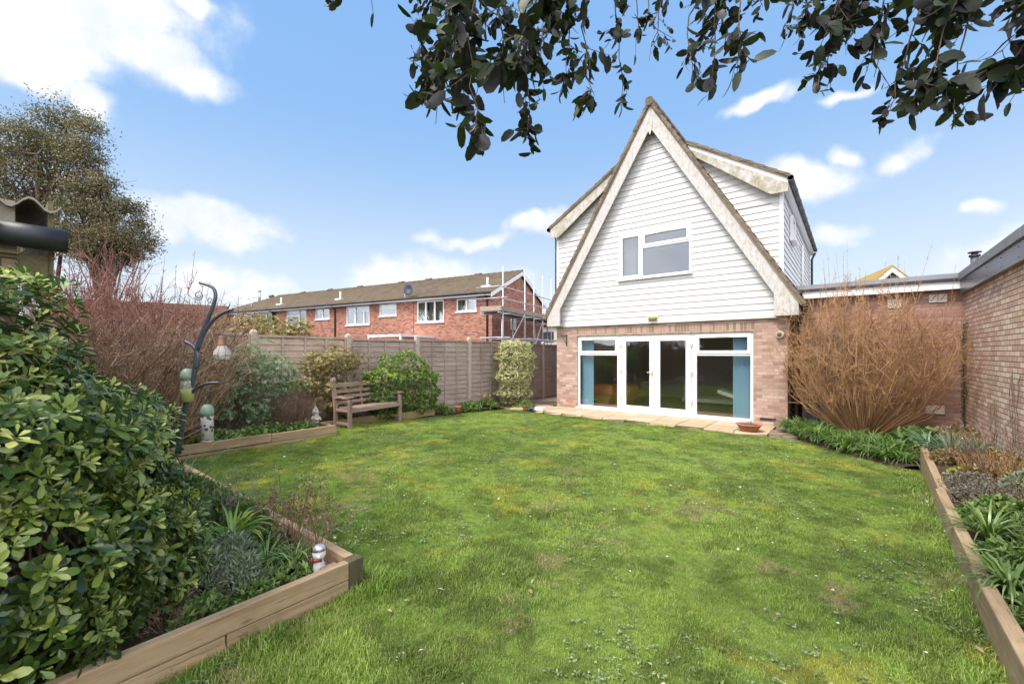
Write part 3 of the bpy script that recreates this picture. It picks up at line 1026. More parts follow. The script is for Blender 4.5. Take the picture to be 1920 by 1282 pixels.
# upstairs window
mb = MB()
U0, U1 = 10.975, 11.06
bars(mb, WX0, WX1, WZ0, WZ1, .05, U0, U1)
mb.bbox(-4.385, -4.325, U0 + .002, U1, WZ0 + .04, WZ1 - .04)
mb.bbox(-4.33, WX1 + -.04, U0 + .003, U1, 4.40, 4.45)
mb.bbox(WX0 - .04, WX1 + .04, U0 - .06, U0 + .01, WZ0 - .035, WZ0 + .005, .006)
wf = mb.build('window', m_upvc, house)
mb = bars(MB(), WX0 + .045, -4.38, WZ0 + .045, WZ1 - .045, .055, U0 - .014, U1 - .01)
mb.build('sash', m_upvc, wf)
mb = bars(MB(), -4.33, WX1 - .045, 4.445, WZ1 - .045, .065, U0 - .014, U1 - .01)
mb.box(-3.9, -3.6, U0 - .024, U0 - .014, WZ1 - .088, WZ1 - .072)
mb.build('sash', m_upvc, wf)
mb = MB(); mb.box(WX0 + .09, -4.42, U0 + .03, U0 + .04, WZ0 + .09, WZ1 - .09); mb.box(-4.28, WX1 - .1, U0 + .03, U0 + .04, 4.5, WZ1 - .1); mb.box(-4.33, WX1 - .05, U0 + .035, U0 + .045, WZ0 + .05, 4.41)
mb.build('pane', m_glassup, wf)
mb = MB(); mb.box(-6.67, -6.49, YF - .005, YF + .03, .15, .205)
mb.build('airbrick', m_terracotta, house)
mb = MB(); mb.box(-1.62, -1.30, YF - .006, YF + .03, .10, .16)
mb.build('airbrick', m_dark, house)

# the room behind the glass
room = thing('living_room', 'dim living room seen through the patio doors with wooden floor', 'room', (-4, 13.5, 0))
mb = MB(); mb.box(XL + .26, XR - .26, YF + .25, 16, -.2, .03); mb.build('floor', m_floorwood, room)
mb = MB(); mb.box(XL + .245, XR - .245, 15.6, 15.7, .03, 2.44); mb.box(XL + .245, XL + .27, YF + .25, 15.6, .03, 2.44); mb.box(XR - .27, XR - .245, YF + .25, 15.6, .03, 2.44)
mb.build('wall', m_wallroom, room)
mb = MB(); mb.box(XL + .245, XR - .245, YF + .25, 15.7, 2.445, 2.461); mb.build('ceiling', m_wallroom, room)
mb = MB(); mb.box(-6.7, -1.4, 11.14, 14, 5.0, 5.02); mb.box(-6.7, -1.4, 13.9, 14, 2.6, 5.0)
mb.build('loft_partition', m_wallroom, room)
mb = MB()
xx = np.linspace(-4.88, -4.6, 15)
for i in range(14): mb.hexa([(xx[i], 11.2 + .03 * (i % 2), WZ0), (xx[i + 1], 11.2 + .03 * ((i + 1) % 2), WZ0), (xx[i + 1], 11.21 + .03 * ((i + 1) % 2), WZ0), (xx[i], 11.21 + .03 * (i % 2), WZ0),
                             (xx[i], 11.2 + .03 * (i % 2), WZ1), (xx[i + 1], 11.2 + .03 * ((i + 1) % 2), WZ1), (xx[i + 1], 11.21 + .03 * ((i + 1) % 2), WZ1), (xx[i], 11.21 + .03 * (i % 2), WZ1)])
c_ = mb.build('curtain', m_curtain); tag(c_, 'pale curtain hanging behind the upstairs window', 'curtain')
for xa, xb, lab in ((-6.28, -5.96, 'teal vertical blind stacked behind the left patio window'), (-2.2, -1.83, 'teal vertical blind stacked behind the right patio window')):
    mb = MB()
    n = 9
    for i in range(n):
        x = xa + (xb - xa) * (i + .5) / n
        mb.beam((x - .03, 11.27, 1.06), (x + .03, 11.32, 1.06), .004, 1.96)
    mb.box(xa - .03, xb + .03, 11.27, 11.31, 2.045, 2.08)
    b_ = mb.build('vertical_blind', m_blind); tag(b_, lab, 'blind', 'teal blinds behind the patio glass')


def armchair(x, y, rz, label):
    t = thing('armchair', label, 'armchair', (x, y, .03), rz, 'tan armchairs in the living room')
    m_ = MB(); m_.bbox(-.36, .36, -.32, .32, .26, .62, .09); m_.build('backrest', m_orange, t, local=True)
    m_ = MB(); m_.hexa([(-.17, -.2, 0), (.17, -.2, 0), (.17, .2, 0), (-.17, .2, 0), (-.3, -.28, .262), (.3, -.28, .262), (.3, .28, .262), (-.3, .28, .262)])
    m_.build('base', m_orange, t, local=True)
    m_ = MB(); m_.bbox(-.3, .3, .33, .75, .2, .42, .06); m_.build('seat', m_orange, t, local=True)
    return t


armchair(-6.12, 12.4, .1, 'tan leather armchair behind the left patio window')
armchair(-5.62, 12.75, -.2, 'tan leather armchair partly behind the left patio door frame')
t = thing('lounge_chair', 'white cushioned lounge chair with tilted seat behind the right patio window', 'lounger', (-2.2, 12.3, .03))
mb = MB(); mb.beam((-2.75, 12.3, .62), (-1.9, 12.3, .34), .5, .10); mb.beam((-2.0, 12.3, .36), (-1.6, 12.3, .75), .5, .10); mb.build('cushion', m_whitefab, t, bevel=.03)
mb = MB(); mb.tube([(-2.3, 12.1, .03), (-2.0, 12.1, .3), (-1.8, 12.1, .03)], .012, 6); mb.tube([(-2.3, 12.5, .03), (-2.0, 12.5, .3), (-1.8, 12.5, .03)], .012, 6); mb.build('frame', m_scaff, t)
t = thing('low_cabinet', 'long low white cabinet on the living room floor', 'cabinet', (-3.6, 14.2, .03))
mb = MB(); mb.bbox(-4.2, -2.3, 13.9, 14.3, .10, .22); mb.build('shelf', m_whitefab, t)
mb = MB(); mb.bbox(-4.15, -3.75, 13.95, 14.25, .221, .75); mb.build('body', m_whitefab, t)
mb = MB(); mb.box(-4.1, -2.4, 13.98, 14.22, .03, .099); mb.build('plinth', m_dark, t)

# fixtures on the front
t = thing('bulkhead_lamp', 'oval moss stained bulkhead lamp on the cladding above the patio doors', 'lamp', (-4.05, 10.98, 2.52))
mb = MB(); mb.ball((-4.05, 10.97, 2.53), .125, .075, .07, 18, 10); mb.build('shade', plain('green_stained_glass', (0.26, 0.25, 0.09), 0.4, var=.4, scale=25), t)
mb = MB(); mb.bbox(-4.19, -3.91, 10.965, 10.985, 2.46, 2.60, .01); mb.build('backplate', m_cream, t)
t = thing('security_sensor', 'cream round security sensor on the right brick pier', 'sensor', (-1.2, YF - .05, 2.03))
mb = MB(); mb.lathe([(0, .0), (.075, .0), (.085, -.03), (.08, -.10), (.06, -.12), (.0, -.12)], (-1.22, YF, 2.03), 18, 'y'); mb.build('housing', m_cream, t)
mb = MB(); mb.ball((-1.23, YF - .125, 2.035), .05, .02, .05); mb.build('lens', m_grimy, t)
t = thing('basket_bracket', 'black wrought iron basket bracket on the left brick pier', 'bracket', (-6.72, YF, 2.0))
mb = MB(); mb.box(-6.735, -6.705, YF - .012, YF, 1.84, 2.18); mb.tube([(-6.72, YF - .01, 2.13), (-6.73, YF - .2, 2.14), (-6.74, YF - .30, 2.16), (-6.74, YF - .31, 2.11)], .009, 6)
mb.tube([(-6.72, YF - .01, 1.9), (-6.725, YF - .1, 1.98), (-6.73, YF - .22, 2.13)], .008, 6); mb.build('arm', m_black, t)

# ------------------------------------------------------------------ extension and garage wall on the right
ext = thing('rear_extension', 'pink brick flat roofed extension behind the bare orange shrub', 'extension', (.3, 11.9, 0))
mb = MB(); mb.box(XR + .001, 1.72, 11.9, 12.1, -.3, 2.87); mb.build('brick_wall', m_brickext, ext)
mb = MB(); mb.box(-1.15, 1.66, 11.72, 11.76, 2.86, 3.01); mb.box(-1.15, 1.66, 11.76, 11.9, 2.87, 2.885); mb.build('fascia', m_upvc, ext)
mb = MB(); mb.box(-1.16, 1.66, 11.68, 11.74, 3.012, 3.065); mb.build('shadow_line_strip', m_black, ext)  # black strip standing in for the shadow line under the roof edge
mb = MB(); mb.box(-1.16, 5.2, 11.70, 19, 3.066, 3.16); mb.build('flat_roof', m_lead, ext)
mb = MB(); mb.tube([(-1.16, 11.66, 2.99), (-.86, 11.66, 2.99)], .055, 10); mb.tube([(-.9, 11.68, 2.95), (-.92, 11.8, 2.7), (-.92, 11.86, .05)], .034, 8); mb.build('downpipe', m_black, ext)
mb = MB(); mb.bbox(-.80, .06, 11.86, 11.895, .0, 2.05, .01); d_ = mb.build('door', m_greydoor, ext)
for z0, z1 in ((.12, .28), (.9, 1.9)):
    mb = MB(); mb.box(-.66, -.08, 11.85, 11.858, z0, z1); mb.build('door_panel', m_fasciagrey, d_)
vc = plain('vent_plastic', (0.66, 0.60, 0.50), 0.6, var=.08)
for x0, x1, z0, z1 in ((1.225, 1.352, 2.63, 2.79), (1.358, 1.485, 2.63, 2.79), (1.18, 1.45, .41, .57), (.60, .82, 2.56, 2.74)):
    mb = MB(); mb.bbox(x0, x1, 11.875, 11.9, z0, z1, .006); v_ = mb.build('air_vent', vc, ext)
    mb = MB()
    for k in range(5):
        xx_ = x0 + (x1 - x0) * (.25 + .125 * k); zz_ = z0 + (z1 - z0) * (.2 + .15 * k)
        mb.box(xx_ - .01, xx_ + .01, 11.87, 11.876, zz_, zz_ + .012)
    mb.build('slot', m_dark, v_)

gar = thing('garage', 'garage side wall of buff brick with dark steel fascia along the right edge', 'garage', (1.72, 6, 0))
mb = MB(); mb.box(1.72, 1.9, 2.2, 11.899, -.3, 2.77); mb.build('brick_wall', m_brickside, gar)
mb = MB(); mb.box(1.64, 1.68, 2.1, 11.72, 2.762, 3.01); mb.box(1.68, 1.72, 2.1, 11.72, 2.765, 2.78)
for k in range(12):
    y = 2.5 + k * .8
    for z in (2.82, 2.95): mb.ball((1.637, y, z), .008, .008, .008, 6, 4)
mb.build('fascia', m_fasciagrey, gar)
mb = MB()
for k in range(5): mb.box(1.61 - .003 * (k % 2), 1.66, 2.1 + 1.93 * k, 2.1 + 1.93 * (k + 1) - .01, 3.02, 3.155)
mb.box(1.625, 1.66, 2.1, 11.72, 3.011, 3.02)
mb.build('roof_trim', m_lead, gar)
mb = MB(); mb.box(1.66, 5.2, 2.1, 11.69, 3.05, 3.15); mb.build('flat_roof', m_lead, gar)
mb = MB(); mb.box(4.9, 5.1, 2.2, 11.9, -.3, 3.05); mb.box(1.9, 4.9, 2.2, 2.3, -.3, 3.05); mb.build('far_wall', m_brickside, gar)
t = thing('roof_flue', 'small dark capped flue pipe standing on the flat roof', 'flue', (1.95, 12.5, 3.15))
mb = MB(); mb.tube([(1.95, 12.5, 3.15), (1.95, 12.5, 3.56)], .06, 12); mb.build('pipe', m_grimy, t)
mb = MB(); mb.tube([(1.95, 12.5, 3.56), (1.95, 12.5, 3.6)], .085, 12); mb.tube([(1.95, 12.5, 3.64), (1.95, 12.5, 3.66)], .10, 12); mb.tube([(1.95, 12.5, 3.6), (1.95, 12.5, 3.64)], .05, 12); mb.build('cap', m_black, t)

# house with a lichened roof behind the extension
ap = at(1672, 497, 25)
nb = thing('neighbour_house', 'distant house with yellow lichened roof and small white gable above the extension', 'house', (ap.x, ap.y, -.3), R(16.5))
hz = ap.z + .3                                   # ridge height above its own base
mb = MB(); mb.box(-2.6, 2.6, .4, 9.8, 0, hz - 2.9); mb.build('wall', m_render, nb, local=True)
mb = MB()
for sg in (-1, 1): mb.prism([(0, hz), (sg * 3.1, hz - 3.1), (sg * 3.1, hz - 3.22), (0, hz - .12)], 'y', -.1, 10)
mb.build('roof', m_tileyellow, nb, local=True)
mb = MB(); mb.prism([(-2.6, hz - 2.9), (2.6, hz - 2.9), (0, hz - .25)], 'y', .3, .4); mb.build('gable', m_siding, nb, local=True)
mb = MB()
for sg in (-1, 1): mb.prism([(0, hz - .12), (sg * 3.1, hz - 3.22), (sg * 3.1, hz - 3.5), (0, hz - .42)], 'y', -.08, -.03)
mb.build('bargeboard', m_upvc, nb, local=True)
mb = MB(); mb.prism([(-.55, hz - 1.25), (.55, hz - 1.25), (0, hz - .62)], 'y', .27, .299); mb.build('window', m_dark, nb, local=True)

# ------------------------------------------------------------------ brick terrace beyond the fence
TR = thing('brick_terrace', 'long red brick terrace with mossy brown roof and white windows beyond the fence', 'terraced houses', (-15.8, 17.96, -.35), R(10.5))
TZ = .35                                        # local z = world z + .35
TL, TD, TE, TRG = -27.9, 7.0, 5.02 + TZ, 6.80 + TZ


def tb(mb_, name, mat, parent=None, **k):
    return mb_.build(name, mat, parent or TR, local=True, **k)


wins = [(-25.35, -22.91, 4.04, 4.86, 3), (-21.75, -20.08, 4.03, 4.86, 2), (-18.35, -16.03, 3.58, 4.86, 0), (-15.01, -13.49, 4.07, 4.85, 2),
        (-11.77, -9.55, 3.55, 4.82, 4), (-8.65, -7.15, 4.05, 4.82, 5), (-5.45, -3.37, 3.53, 4.83, 3), (-2.44, -1.04, 4.05, 4.82, 2)]
mb = MB()
edges = [TL]
for a, b, *_ in wins: edges += [a, b]
edges.append(0)
for i in range(0, len(edges), 2): mb.box(edges[i], edges[i + 1], 0, .25, 0, TE)
for a, b, z0, z1, _ in wins:
    mb.box(a, b, 0, .25, 0, z0 + TZ); mb.box(a, b, 0, .25, z1 + TZ, TE)
mb.box(TL, 0, TD - .25, TD, 0, TE)
mb.box(TL, TL + .25, .25, TD - .25, 0, TE)
mb.prism([(.25, 0), (TD - .25, 0), (TD - .25, TE), (TD / 2, TRG - .1), (.25, TE)], 'x', -.25, -.002)
tb(mb, 'brick_wall', m_brickred)
mb = MB()
n = 16
for i in range(n):
    t0, t1 = i / n, (i + 1) / n
    y0, y1 = -.35 + t0 * (TD / 2 + .35), -.35 + t1 * (TD / 2 + .35)
    z0, z1 = TE - .05 + t0 * (TRG - TE + .05), TE - .05 + t1 * (TRG - TE + .05)
    hip0, hip1 = t0 * 3.4, t1 * 3.4
    mb.hexa([(TL - .3 + hip0, y0, z0 + .02), (.18, y0, z0 + .02), (.18, y1, z1), (TL - .3 + hip1, y1, z1), (TL - .3 + hip0, y0, z0 + .075), (.18, y0, z0 + .075), (.18, y1, z1 + .03), (TL - .3 + hip1, y1, z1 + .03)])
mb.prism([(TD / 2, TRG + .03), (TD + .35, TE - .02), (TD + .35, TE - .08), (TD / 2, TRG - .03)], 'x', TL + 3, .18)
mb.hexa([(TL - .3, -.35, TE - .02), (TL + 3.1, TD / 2, TRG), (TL + 3.1, TD / 2 + .01, TRG), (TL - .3, TD + .35, TE - .02), (TL - .3, -.35, TE), (TL + 3.1, TD / 2, TRG + .02), (TL + 3.1, TD / 2 + .01, TRG + .02), (TL - .3, TD + .35, TE)])
tb(mb, 'roof', m_tileterr)
mb = MB()
x = TL + 3.1
while x < .1:
    mb.tube([(x, TD / 2, TRG + .02), (min(x + .44, .18), TD / 2, TRG + .03)], .09, 8); x += .45
for x in (-26, -21.5, -18, -14.5, -10.2, -7.6, -3.4): mb.tube([(x, TD / 2, TRG + .05), (x + .5, TD / 2, TRG + .05)], .14, 8)
tb(mb, 'ridge_tile', m_tileterr)
mb = MB(); mb.box(TL - .3, .12, -.33, -.30, TE - .16, TE + .0); mb.box(TL - .3, .12, -.30, -.002, TE - .16, TE - .14); tb(mb, 'fascia', m_upvc)
mb = MB(); mb.tube([(TL - .3, -.39, TE - .02), (.14, -.39, TE - .02)], .06, 8)
x = TL
while x < 0: mb.tube([(x, -.39, TE - .02), (x + .1, -.39, TE - .02)], .068, 8); x += 1.9
tb(mb, 'gutter', m_black)
mb = MB()
for sg in (0, 1):
    y0, y1 = (-.36, TD / 2) if sg == 0 else (TD + .36, TD / 2)
    mb.prism([(y0, TE - .03), (y1, TRG + .0), (y1, TRG - .26), (y0, TE - .27)], 'x', .15, .185)
tb(mb, 'bargeboard', m_upvc)
for x, r_ in ((-12.85, .045), (-.29, .045), (-19.95, .06), (-19.72, .06)):
    mb = MB(); mb.tube([(x, -.36, TE - .05), (x, -.06, TE - .3), (x, -.06, 0)], r_, 8); tb(mb, 'downpipe', m_black)
mb = MB(); mb.tube([(-5.73, -.01, TE - .2), (-5.70, -.01, TE - 1.2), (-5.73, -.01, 0)], .012, 6); tb(mb, 'cable', m_dark)
m_blindw = plain('white_blind', (0.55, 0.56, 0.6), .8, var=.05)
for i, (a, b, z0, z1, kind) in enumerate(wins):
    z0 += TZ; z1 += TZ
    mb = MB(); bars(mb, a, b, z0, z1, .075, .02, .10, b=.004)
    if kind == 3:
        for f in (.33, .66): mb.box(a + (b - a) * f - .05, a + (b - a) * f + .05, .015, .1, z0 + .06, z1 - .06)
    elif kind == 2: mb.box((a + b) / 2 - .06, (a + b) / 2 + .06, .015, .1, z0 + .06, z1 - .06)
    elif kind == 0: mb.box(a + (b - a) * .62, a + (b - a) * .62 + .1, .015, .1, z0 + .06, z1 - .06); mb.box(a + .07, a + (b - a) * .62, .017, .1, z1 - .46, z1 - .38)
    elif kind == 4: mb.box(a + (b - a) * .36, a + (b - a) * .36 + .12, .0, .1, z0 + .06, z1 - .06); mb.box(a + (b - a) * .45, b - .07, .01, .1, z1 - .42, z1 - .32); mb.box(a + (b - a) * .74, a + (b - a) * .74 + .09, .012, .1, z0 + .06, z1 - .4)
    else: mb.box(a + .07, b - .07, .017, .1, z1 - .36, z1 - .28)
    mb.box(a - .06, b + .06, -.06, .02, z0 - .07, z0 - .001)
    wf = tb(mb, 'window', m_upvc)
    mb = MB(); mb.box(a + .07, b - .07, .06, .07, z0 + .07, z1 - .07); tb(mb, 'pane', m_glassfar, wf)
    mb = MB()
    if kind in (4, 5, 0):
        nn = int((z1 - z0) / .07)
        for k in range(nn): mb.beam((a + .08 + (.0 if kind != 0 else 0), .16, z0 + .07 * k + .05), (b - .08 if kind != 0 else a + (b - a) * .62, .16, z0 + .07 * k + .05), .03, .045 if kind == 0 else .03, (0, .6, 1))
        tb(mb, 'blind', m_blindw, wf)
    elif i == 6:
        for q0, q1 in ((a + .1, a + .6), (a + .85, b - .75), (b - .65, b - .1)): mb.box(q0, q1, .16, .18, z0 + .05, z1 - .05)
        tb(mb, 'curtain', m_curtaint, wf)
    else:
        mb.box(a + .08, a + .32, .16, .18, z0 + .05, z1 - .05); tb(mb, 'curtain', m_curtain, wf)
        mb = MB(); mb.box(b - .3, b - .08, .16, .18, z0 + .05, z1 - .05); tb(mb, 'curtain', m_curtain, wf)
mb = MB(); mb.box(TL + .3, -.3, 1.2, 1.25, 2.6, TE - .1); tb(mb, 'inner_partition', m_dark)
# gable end window and pipes
mb = MB(); mb.box(0, .03, 2.2, 2.9, 3.4, 4.3); tb(mb, 'window', m_upvc)
for x in (-20.22, -13.32, -.78, -27.0):
    mb = MB(); yy = .8 if x > -26 else .4
    zz = TE + (yy + .35) / (TD / 2 + .35) * (TRG - TE)
    mb.tube([(x, yy, zz), (x, yy, zz + .52)], .065, 8); mb.box(x - .3, x + .3, yy - .25, yy + .2, zz - .08, zz + .03)
    tb(mb, 'vent_pipe', m_upvc)
mb = MB(); mb.tube([(-30.04 + 1.6, TD / 2 + .5, TRG - .3), (-30.04 + 1.6, TD / 2 + .5, TRG + .75)], .12, 8); mb.tube([(-28.44, TD / 2 + .5, TRG + .75), (-28.44, TD / 2 + .5, TRG + .85)], .17, 8); tb(mb, 'chimney', m_scaff)
# dish and aerial are bolted on but are things of their own
M_T = TR.matrix_basis


def tw(x, y, z): return M_T @ Vector((x, y, z))


p = tw(-5.95, -.3, TE + .3)
t = thing('satellite_dish', 'dark grey satellite dish on the terrace roof above the eaves', 'satellite dish', p, R(10.5))
mb = MB(); mb.tube([(-.2, 0, -.6), (-.2, 0, .3)], .03, 8); mb.tube([(-.2, 0, .1), (.15, -.05, .2)], .025, 6); mb.build('mast', m_scaff, t, local=True)
mb = MB(); mb.lathe([(0, .10), (.2, .07), (.38, 0), (.39, .01), (.2, .09), (.0, .12)], (.2, -.15, .25), 20, 'y'); mb.build('dish', m_metalpole, t, local=True)
p = tw(-22.4, -.3, TE + .1)
t = thing('tv_aerial', 'thin pale television aerial at the terrace eaves', 'aerial', p, R(10.5))
mb = MB(); mb.tube([(0, 0, -.4), (0, 0, .95)], .025, 6); mb.build('mast', m_scaff, t, local=True)
mb = MB(); mb.tube([(-.5, 0, .9), (1.1, 0, 1.0)], .015, 5)
for k in range(9): mb.tube([(-.45 + k * .19, 0, .75 if k < 3 else .87), (-.45 + k * .19, 0, 1.1 if k < 3 else 1.05)], .012, 4)
mb.build('boom', m_scaff, t, local=True)
# low white structures just showing over the fence
mb = MB()
p0 = tw(-6.3, -3, 0)
t = thing('white_canopy', 'low white canopy roof just showing above the fence in front of the terrace', 'canopy', p0, R(10.5))
mb = MB(); mb.box(-.2, 2.3, 0, 2.9, 2.88, 2.96)
for k in range(4): mb.box(-.2 + .8 * k, -.1 + .8 * k, -.02, 2.9, 2.96, 3.03)
mb.build('roof', m_upvc, t, local=True)
mb = MB(); mb.box(-.2, -.1, 0, .1, 0, 2.88); mb.box(2.2, 2.3, 0, .1, 0, 2.88); mb.build('post', m_upvc, t, local=True)
p0 = tw(-11.0, -4, 0)
t = thing('garden_finials', 'white metal finials of a garden frame poking above the fence', 'garden frame', p0, R(10.5))
mb = MB(); mb.tube([(0, 0, 0), (0, 0, 3.15), (0, 0, 3.4)], [.03, .03, .01], 6)
for k in range(9): mb.tube([(.25 + k * .14, 0, 2.7), (.25 + k * .14 + .05, 0, 3.02 + .03 * (k % 2))], .025, 5)
mb.box(-.4, 1.6, -.02, .02, 2.78, 2.84); mb.build('frame', m_upvc, t, local=True)

# scaffolding round the gable end
SC = thing('scaffold_tower', 'galvanised scaffolding with boarded lift round the gable end of the terrace', 'scaffolding', (-15.8, 17.96, -.35), R(10.5))
rows = {.45: (.35, 1.65, 3.15, 4.75, 6.8), 1.5: (-1.4, 1.15, 2.35, 3.65, 5.0, 7.0)}
for lx, ys in rows.items():
    for y in ys:
        mb = MB(); top = {.45: 4.2, 1.5: 6.75}[lx] + random.uniform(-.1, .25)
        if y == -1.4: top = 6.5
        mb.tube([(lx, y, 0), (lx, y, top)], .038, 8); mb.build('standard', m_scaff, SC, local=True)
for lx, z in [(a, b) for a in (.45, 1.5) for b in (2.1, 2.75, 4.05)] + [(1.53, 4.8), (1.53, 5.4)]:
    mb = MB(); mb.tube([(lx, -1.9, z), (lx, 8.0, z + .02)], .030, 6); tb(mb, 'ledger', m_scaff, SC)
for y in (-1.4, 1.15, 2.35, 3.65, 5.0, 7.0):
    for z in (2.15, 2.8, 4.0):
        mb = MB(); mb.tube([(.1, y + .05, z), (1.9, y + .05, z)], .028, 6); tb(mb, 'transom', m_scaff, SC)
for z in (4.85, 5.45):
    mb = MB(); mb.tube([(-.1, -1.45, z), (1.8, -1.45, z)], .028, 6); tb(mb, 'transom', m_scaff, SC)
for p0, p1 in (((1.56, -1.3, 2.0), (1.56, 1.3, 4.4)), ((1.56, 4.7, 1.0), (1.56, 7.0, 4.2)), ((1.56, 3.7, 4.2), (1.56, 1.2, .8))):
    mb = MB(); mb.tube([p0, p1], .030, 6); tb(mb, 'brace', m_scaff, SC)
for k in range(5):
    mb = MB(); mb.box(.35 + k * .235, .35 + k * .235 + .225, -1.7, 7.8, 4.11, 4.15); tb(mb, 'board', m_scaffboard, SC)
mb = MB(); mb.box(1.56, 1.6, -1.7, 7.8, 4.16, 4.40); tb(mb, 'toe_board', m_scaffboard, SC)
mb = MB(); mb.box(.3, 1.559, -1.74, -1.70, 4.16, 4.40); tb(mb, 'toe_board', m_scaffboard, SC)
# buildings glimpsed beyond the scaffold and behind the red twigs
p0 = at(1038, 600, 36)
fb = thing('distant_house', 'distant pale house glimpsed between the scaffolding and the chalet', 'house', (p0.x, p0.y, -.35), R(10))
mb = MB(); mb.box(-4, 4, 0, 6, 0, 4.4); mb.build('wall', m_render, fb, local=True)
mb = MB(); mb.prism([(-.3, 4.35), (3, 5.6), (6.3, 4.35)], 'x', -4.2, 4.2); mb.build('roof', m_tileorange, fb, local=True)
mb = MB(); mb.box(-1, 0, -.03, .02, 2.9, 3.8); mb.box(1.5, 2.5, -.03, .02, 2.9, 3.8); mb.build('window', m_dark, fb, local=True)
p0 = at(262, 640, 19)
lb = thing('orange_roofed_house', 'house with orange brown roof mostly hidden behind the red twiggy shrub', 'house', (p0.x, p0.y, -.35), R(70))
mb = MB(); mb.box(-3, 3, 0, 6, 0, 3.4); mb.build('wall', m_brickred, lb, local=True)
mb = MB(); mb.prism([(-.3, 3.35), (2.5, 4.5), (6.3, 3.35)], 'x', -3.2, 3.2); mb.build('roof', m_tileorange, lb, local=True)

# ------------------------------------------------------------------ garden fence
FX = -8.83
gf = thing('garden_fence', 'weathered overlapped board fence with concrete posts along the left boundary', 'fence', (FX, 6, 0))


def fence_run(root, x, y0, n, pitch, topf, matf, dirx=False, first=True, basef=lambda y: .12):
    for k in range(n + 1):
        y = y0 + pitch * k
        zt = topf(y)
        mb_ = MB()
        a = (x - .05, x + .065, y - .055, y + .055) if not dirx else (y - .055, y + .055, x - .05, x + .065)
        mb_.bbox(a[0], a[1], a[2], a[3], -.3, zt + .06, .015)
        cx, cy = (a[0] + a[1]) / 2, (a[2] + a[3]) / 2
        mb_.hexa([(a[0] + .004, a[2] + .004, zt + .055), (a[1] - .004, a[2] + .004, zt + .055), (a[1] - .004, a[3] - .004, zt + .055), (a[0] + .004, a[3] - .004, zt + .055),
                  (cx - .015, cy - .015, zt + .10), (cx + .015, cy - .015, zt + .10), (cx + .015, cy + .015, zt + .10), (cx - .015, cy + .015, zt + .10)])
        mb_.build('post', m_postconc, root)
        if k == n: break
        ya, yb = y + .057, y + pitch - .057
        zb = basef(y)
        mb_ = MB()
        rows_ = 13
        hh = (zt - .05 - zb) / rows_

        def P(d, yy, z): return (x + d, yy, z) if not dirx else (yy, x + d, z)
        for r in range(rows_):
            z0 = zb + hh * r
            w1, w2, w3 = (random.uniform(-.006, .006) for _ in range(3))
            q = [P(.020, ya, z0 - .012 + w1), P(.020, yb, z0 - .012 + w2), P(.004, yb, z0 - .012 + w2), P(.004, ya, z0 - .012 + w1), P(.002, ya, z0 + hh + w1), P(.002, yb, z0 + hh + w2), P(-.008, yb, z0 + hh), P(-.008, ya, z0 + hh)]
            mb_.hexa(q if dirx else [q[1], q[0], q[3], q[2], q[5], q[4], q[7], q[6]])
        sx = lambda a_, b_, c_, d_, e_, f_: mb_.box(a_, b_, c_, d_, e_, f_) if not dirx else mb_.box(c_, d_, a_, b_, e_, f_)
        for f in (0, .25, .5, .75, 1):
            yc = ya + (yb - ya - .04) * f
            sx(x + .016, x + .036, yc, yc + .038, zb - .01, zt - .052)
        sx(x - .02, x + .040, ya, yb, zt - .05, zt - .005)
        sx(x + .016, x + .034, ya, yb, zb - .05, zb - .012)
        sx(x - .015, x + .018, ya, yb, -.3, zb - .052)
        mb_.build('panel', matf(k), root)


topz = lambda y: 1.97 + .03 * math.sin(y * .9) + (.02 if 5 < y < 9 else -.0)
fence_run(gf, FX, 3.21 - 1.93 * 4, 14, 1.93, topz, lambda k: m_fence if k <= 4 else m_fencegrey, basef=lambda y: .30 if y < 7 else (.22 if y < 10 else .06))
bf = thing('boundary_fence', 'grey board fence across the bottom of the garden behind the photographer', 'fence', (-3.5, -6.0, 0))
fence_run(bf, -6.0, -8.7, 7, 1.9, lambda y: 1.9, lambda k: m_fencegrey, dirx=True)

# ------------------------------------------------------------------ raised bed edging


def bed_edge(name, label, boards, group='timber raised bed edges'):
    """boards: (x0, x1, y0, y1, z0, z1, material)"""
    b0 = boards[0]
    t_ = thing(name, label, 'bed edging', ((b0[0] + b0[1]) / 2, (b0[2] + b0[3]) / 2, b0[4]), group=group)
    for (x0, x1, y0, y1, z0, z1, mt) in boards:
        m_ = MB(); m_.bbox(x0, x1, y0, y1, z0, z1, .006)
        m_.build('board', mt, t_)
    return t_


bed_edge('raised_bed', 'two board high timber edging with a corner, round the bed at bottom left', [
    (-2.455, -2.40, -2.5, 1.405, .235, .34, m_sleeper), (-2.457, -2.402, -2.5, .75, .10, .231, m_sleeper), (-2.455, -2.401, .756, 1.405, .09, .231, m_sleeper),
    (-2.485, -2.405, 1.408, 1.505, .06, .338, m_endgrain),
    (-7.25, -2.49, 1.43, 1.49, .235, .335, m_sleeperx), (-7.25, -2.49, 1.432, 1.488, .09, .231, m_sleeperx),
    (-2.56, -2.46, 1.30, 1.40, .1, .30, m_benchz), (-4.3, -4.22, 1.34, 1.425, .1, .31, m_benchz)])
bed_edge('raised_bed', 'pale timber edging of the fence side bed that ends beside the bench', [
    (-7.30, -7.25, 1.50, 2.9, .20, .335, m_sleeper), (-7.30, -7.251, 2.905, 4.0, .19, .325, m_sleeper), (-7.302, -7.253, 1.50, 4.0, .06, .186, m_sleeper),
    (-8.2, -7.305, 3.95, 4.0, .16, .315, m_sleeperx)])
bed_edge('raised_bed', 'weathered timber edging behind the bench in front of the bright green bush', [
    (-8.2, -8.15, 4.01, 5.6, .09, .26, m_sleeper), (-8.202, -8.152, 5.605, 7.1, .07, .24, m_sleeper)])
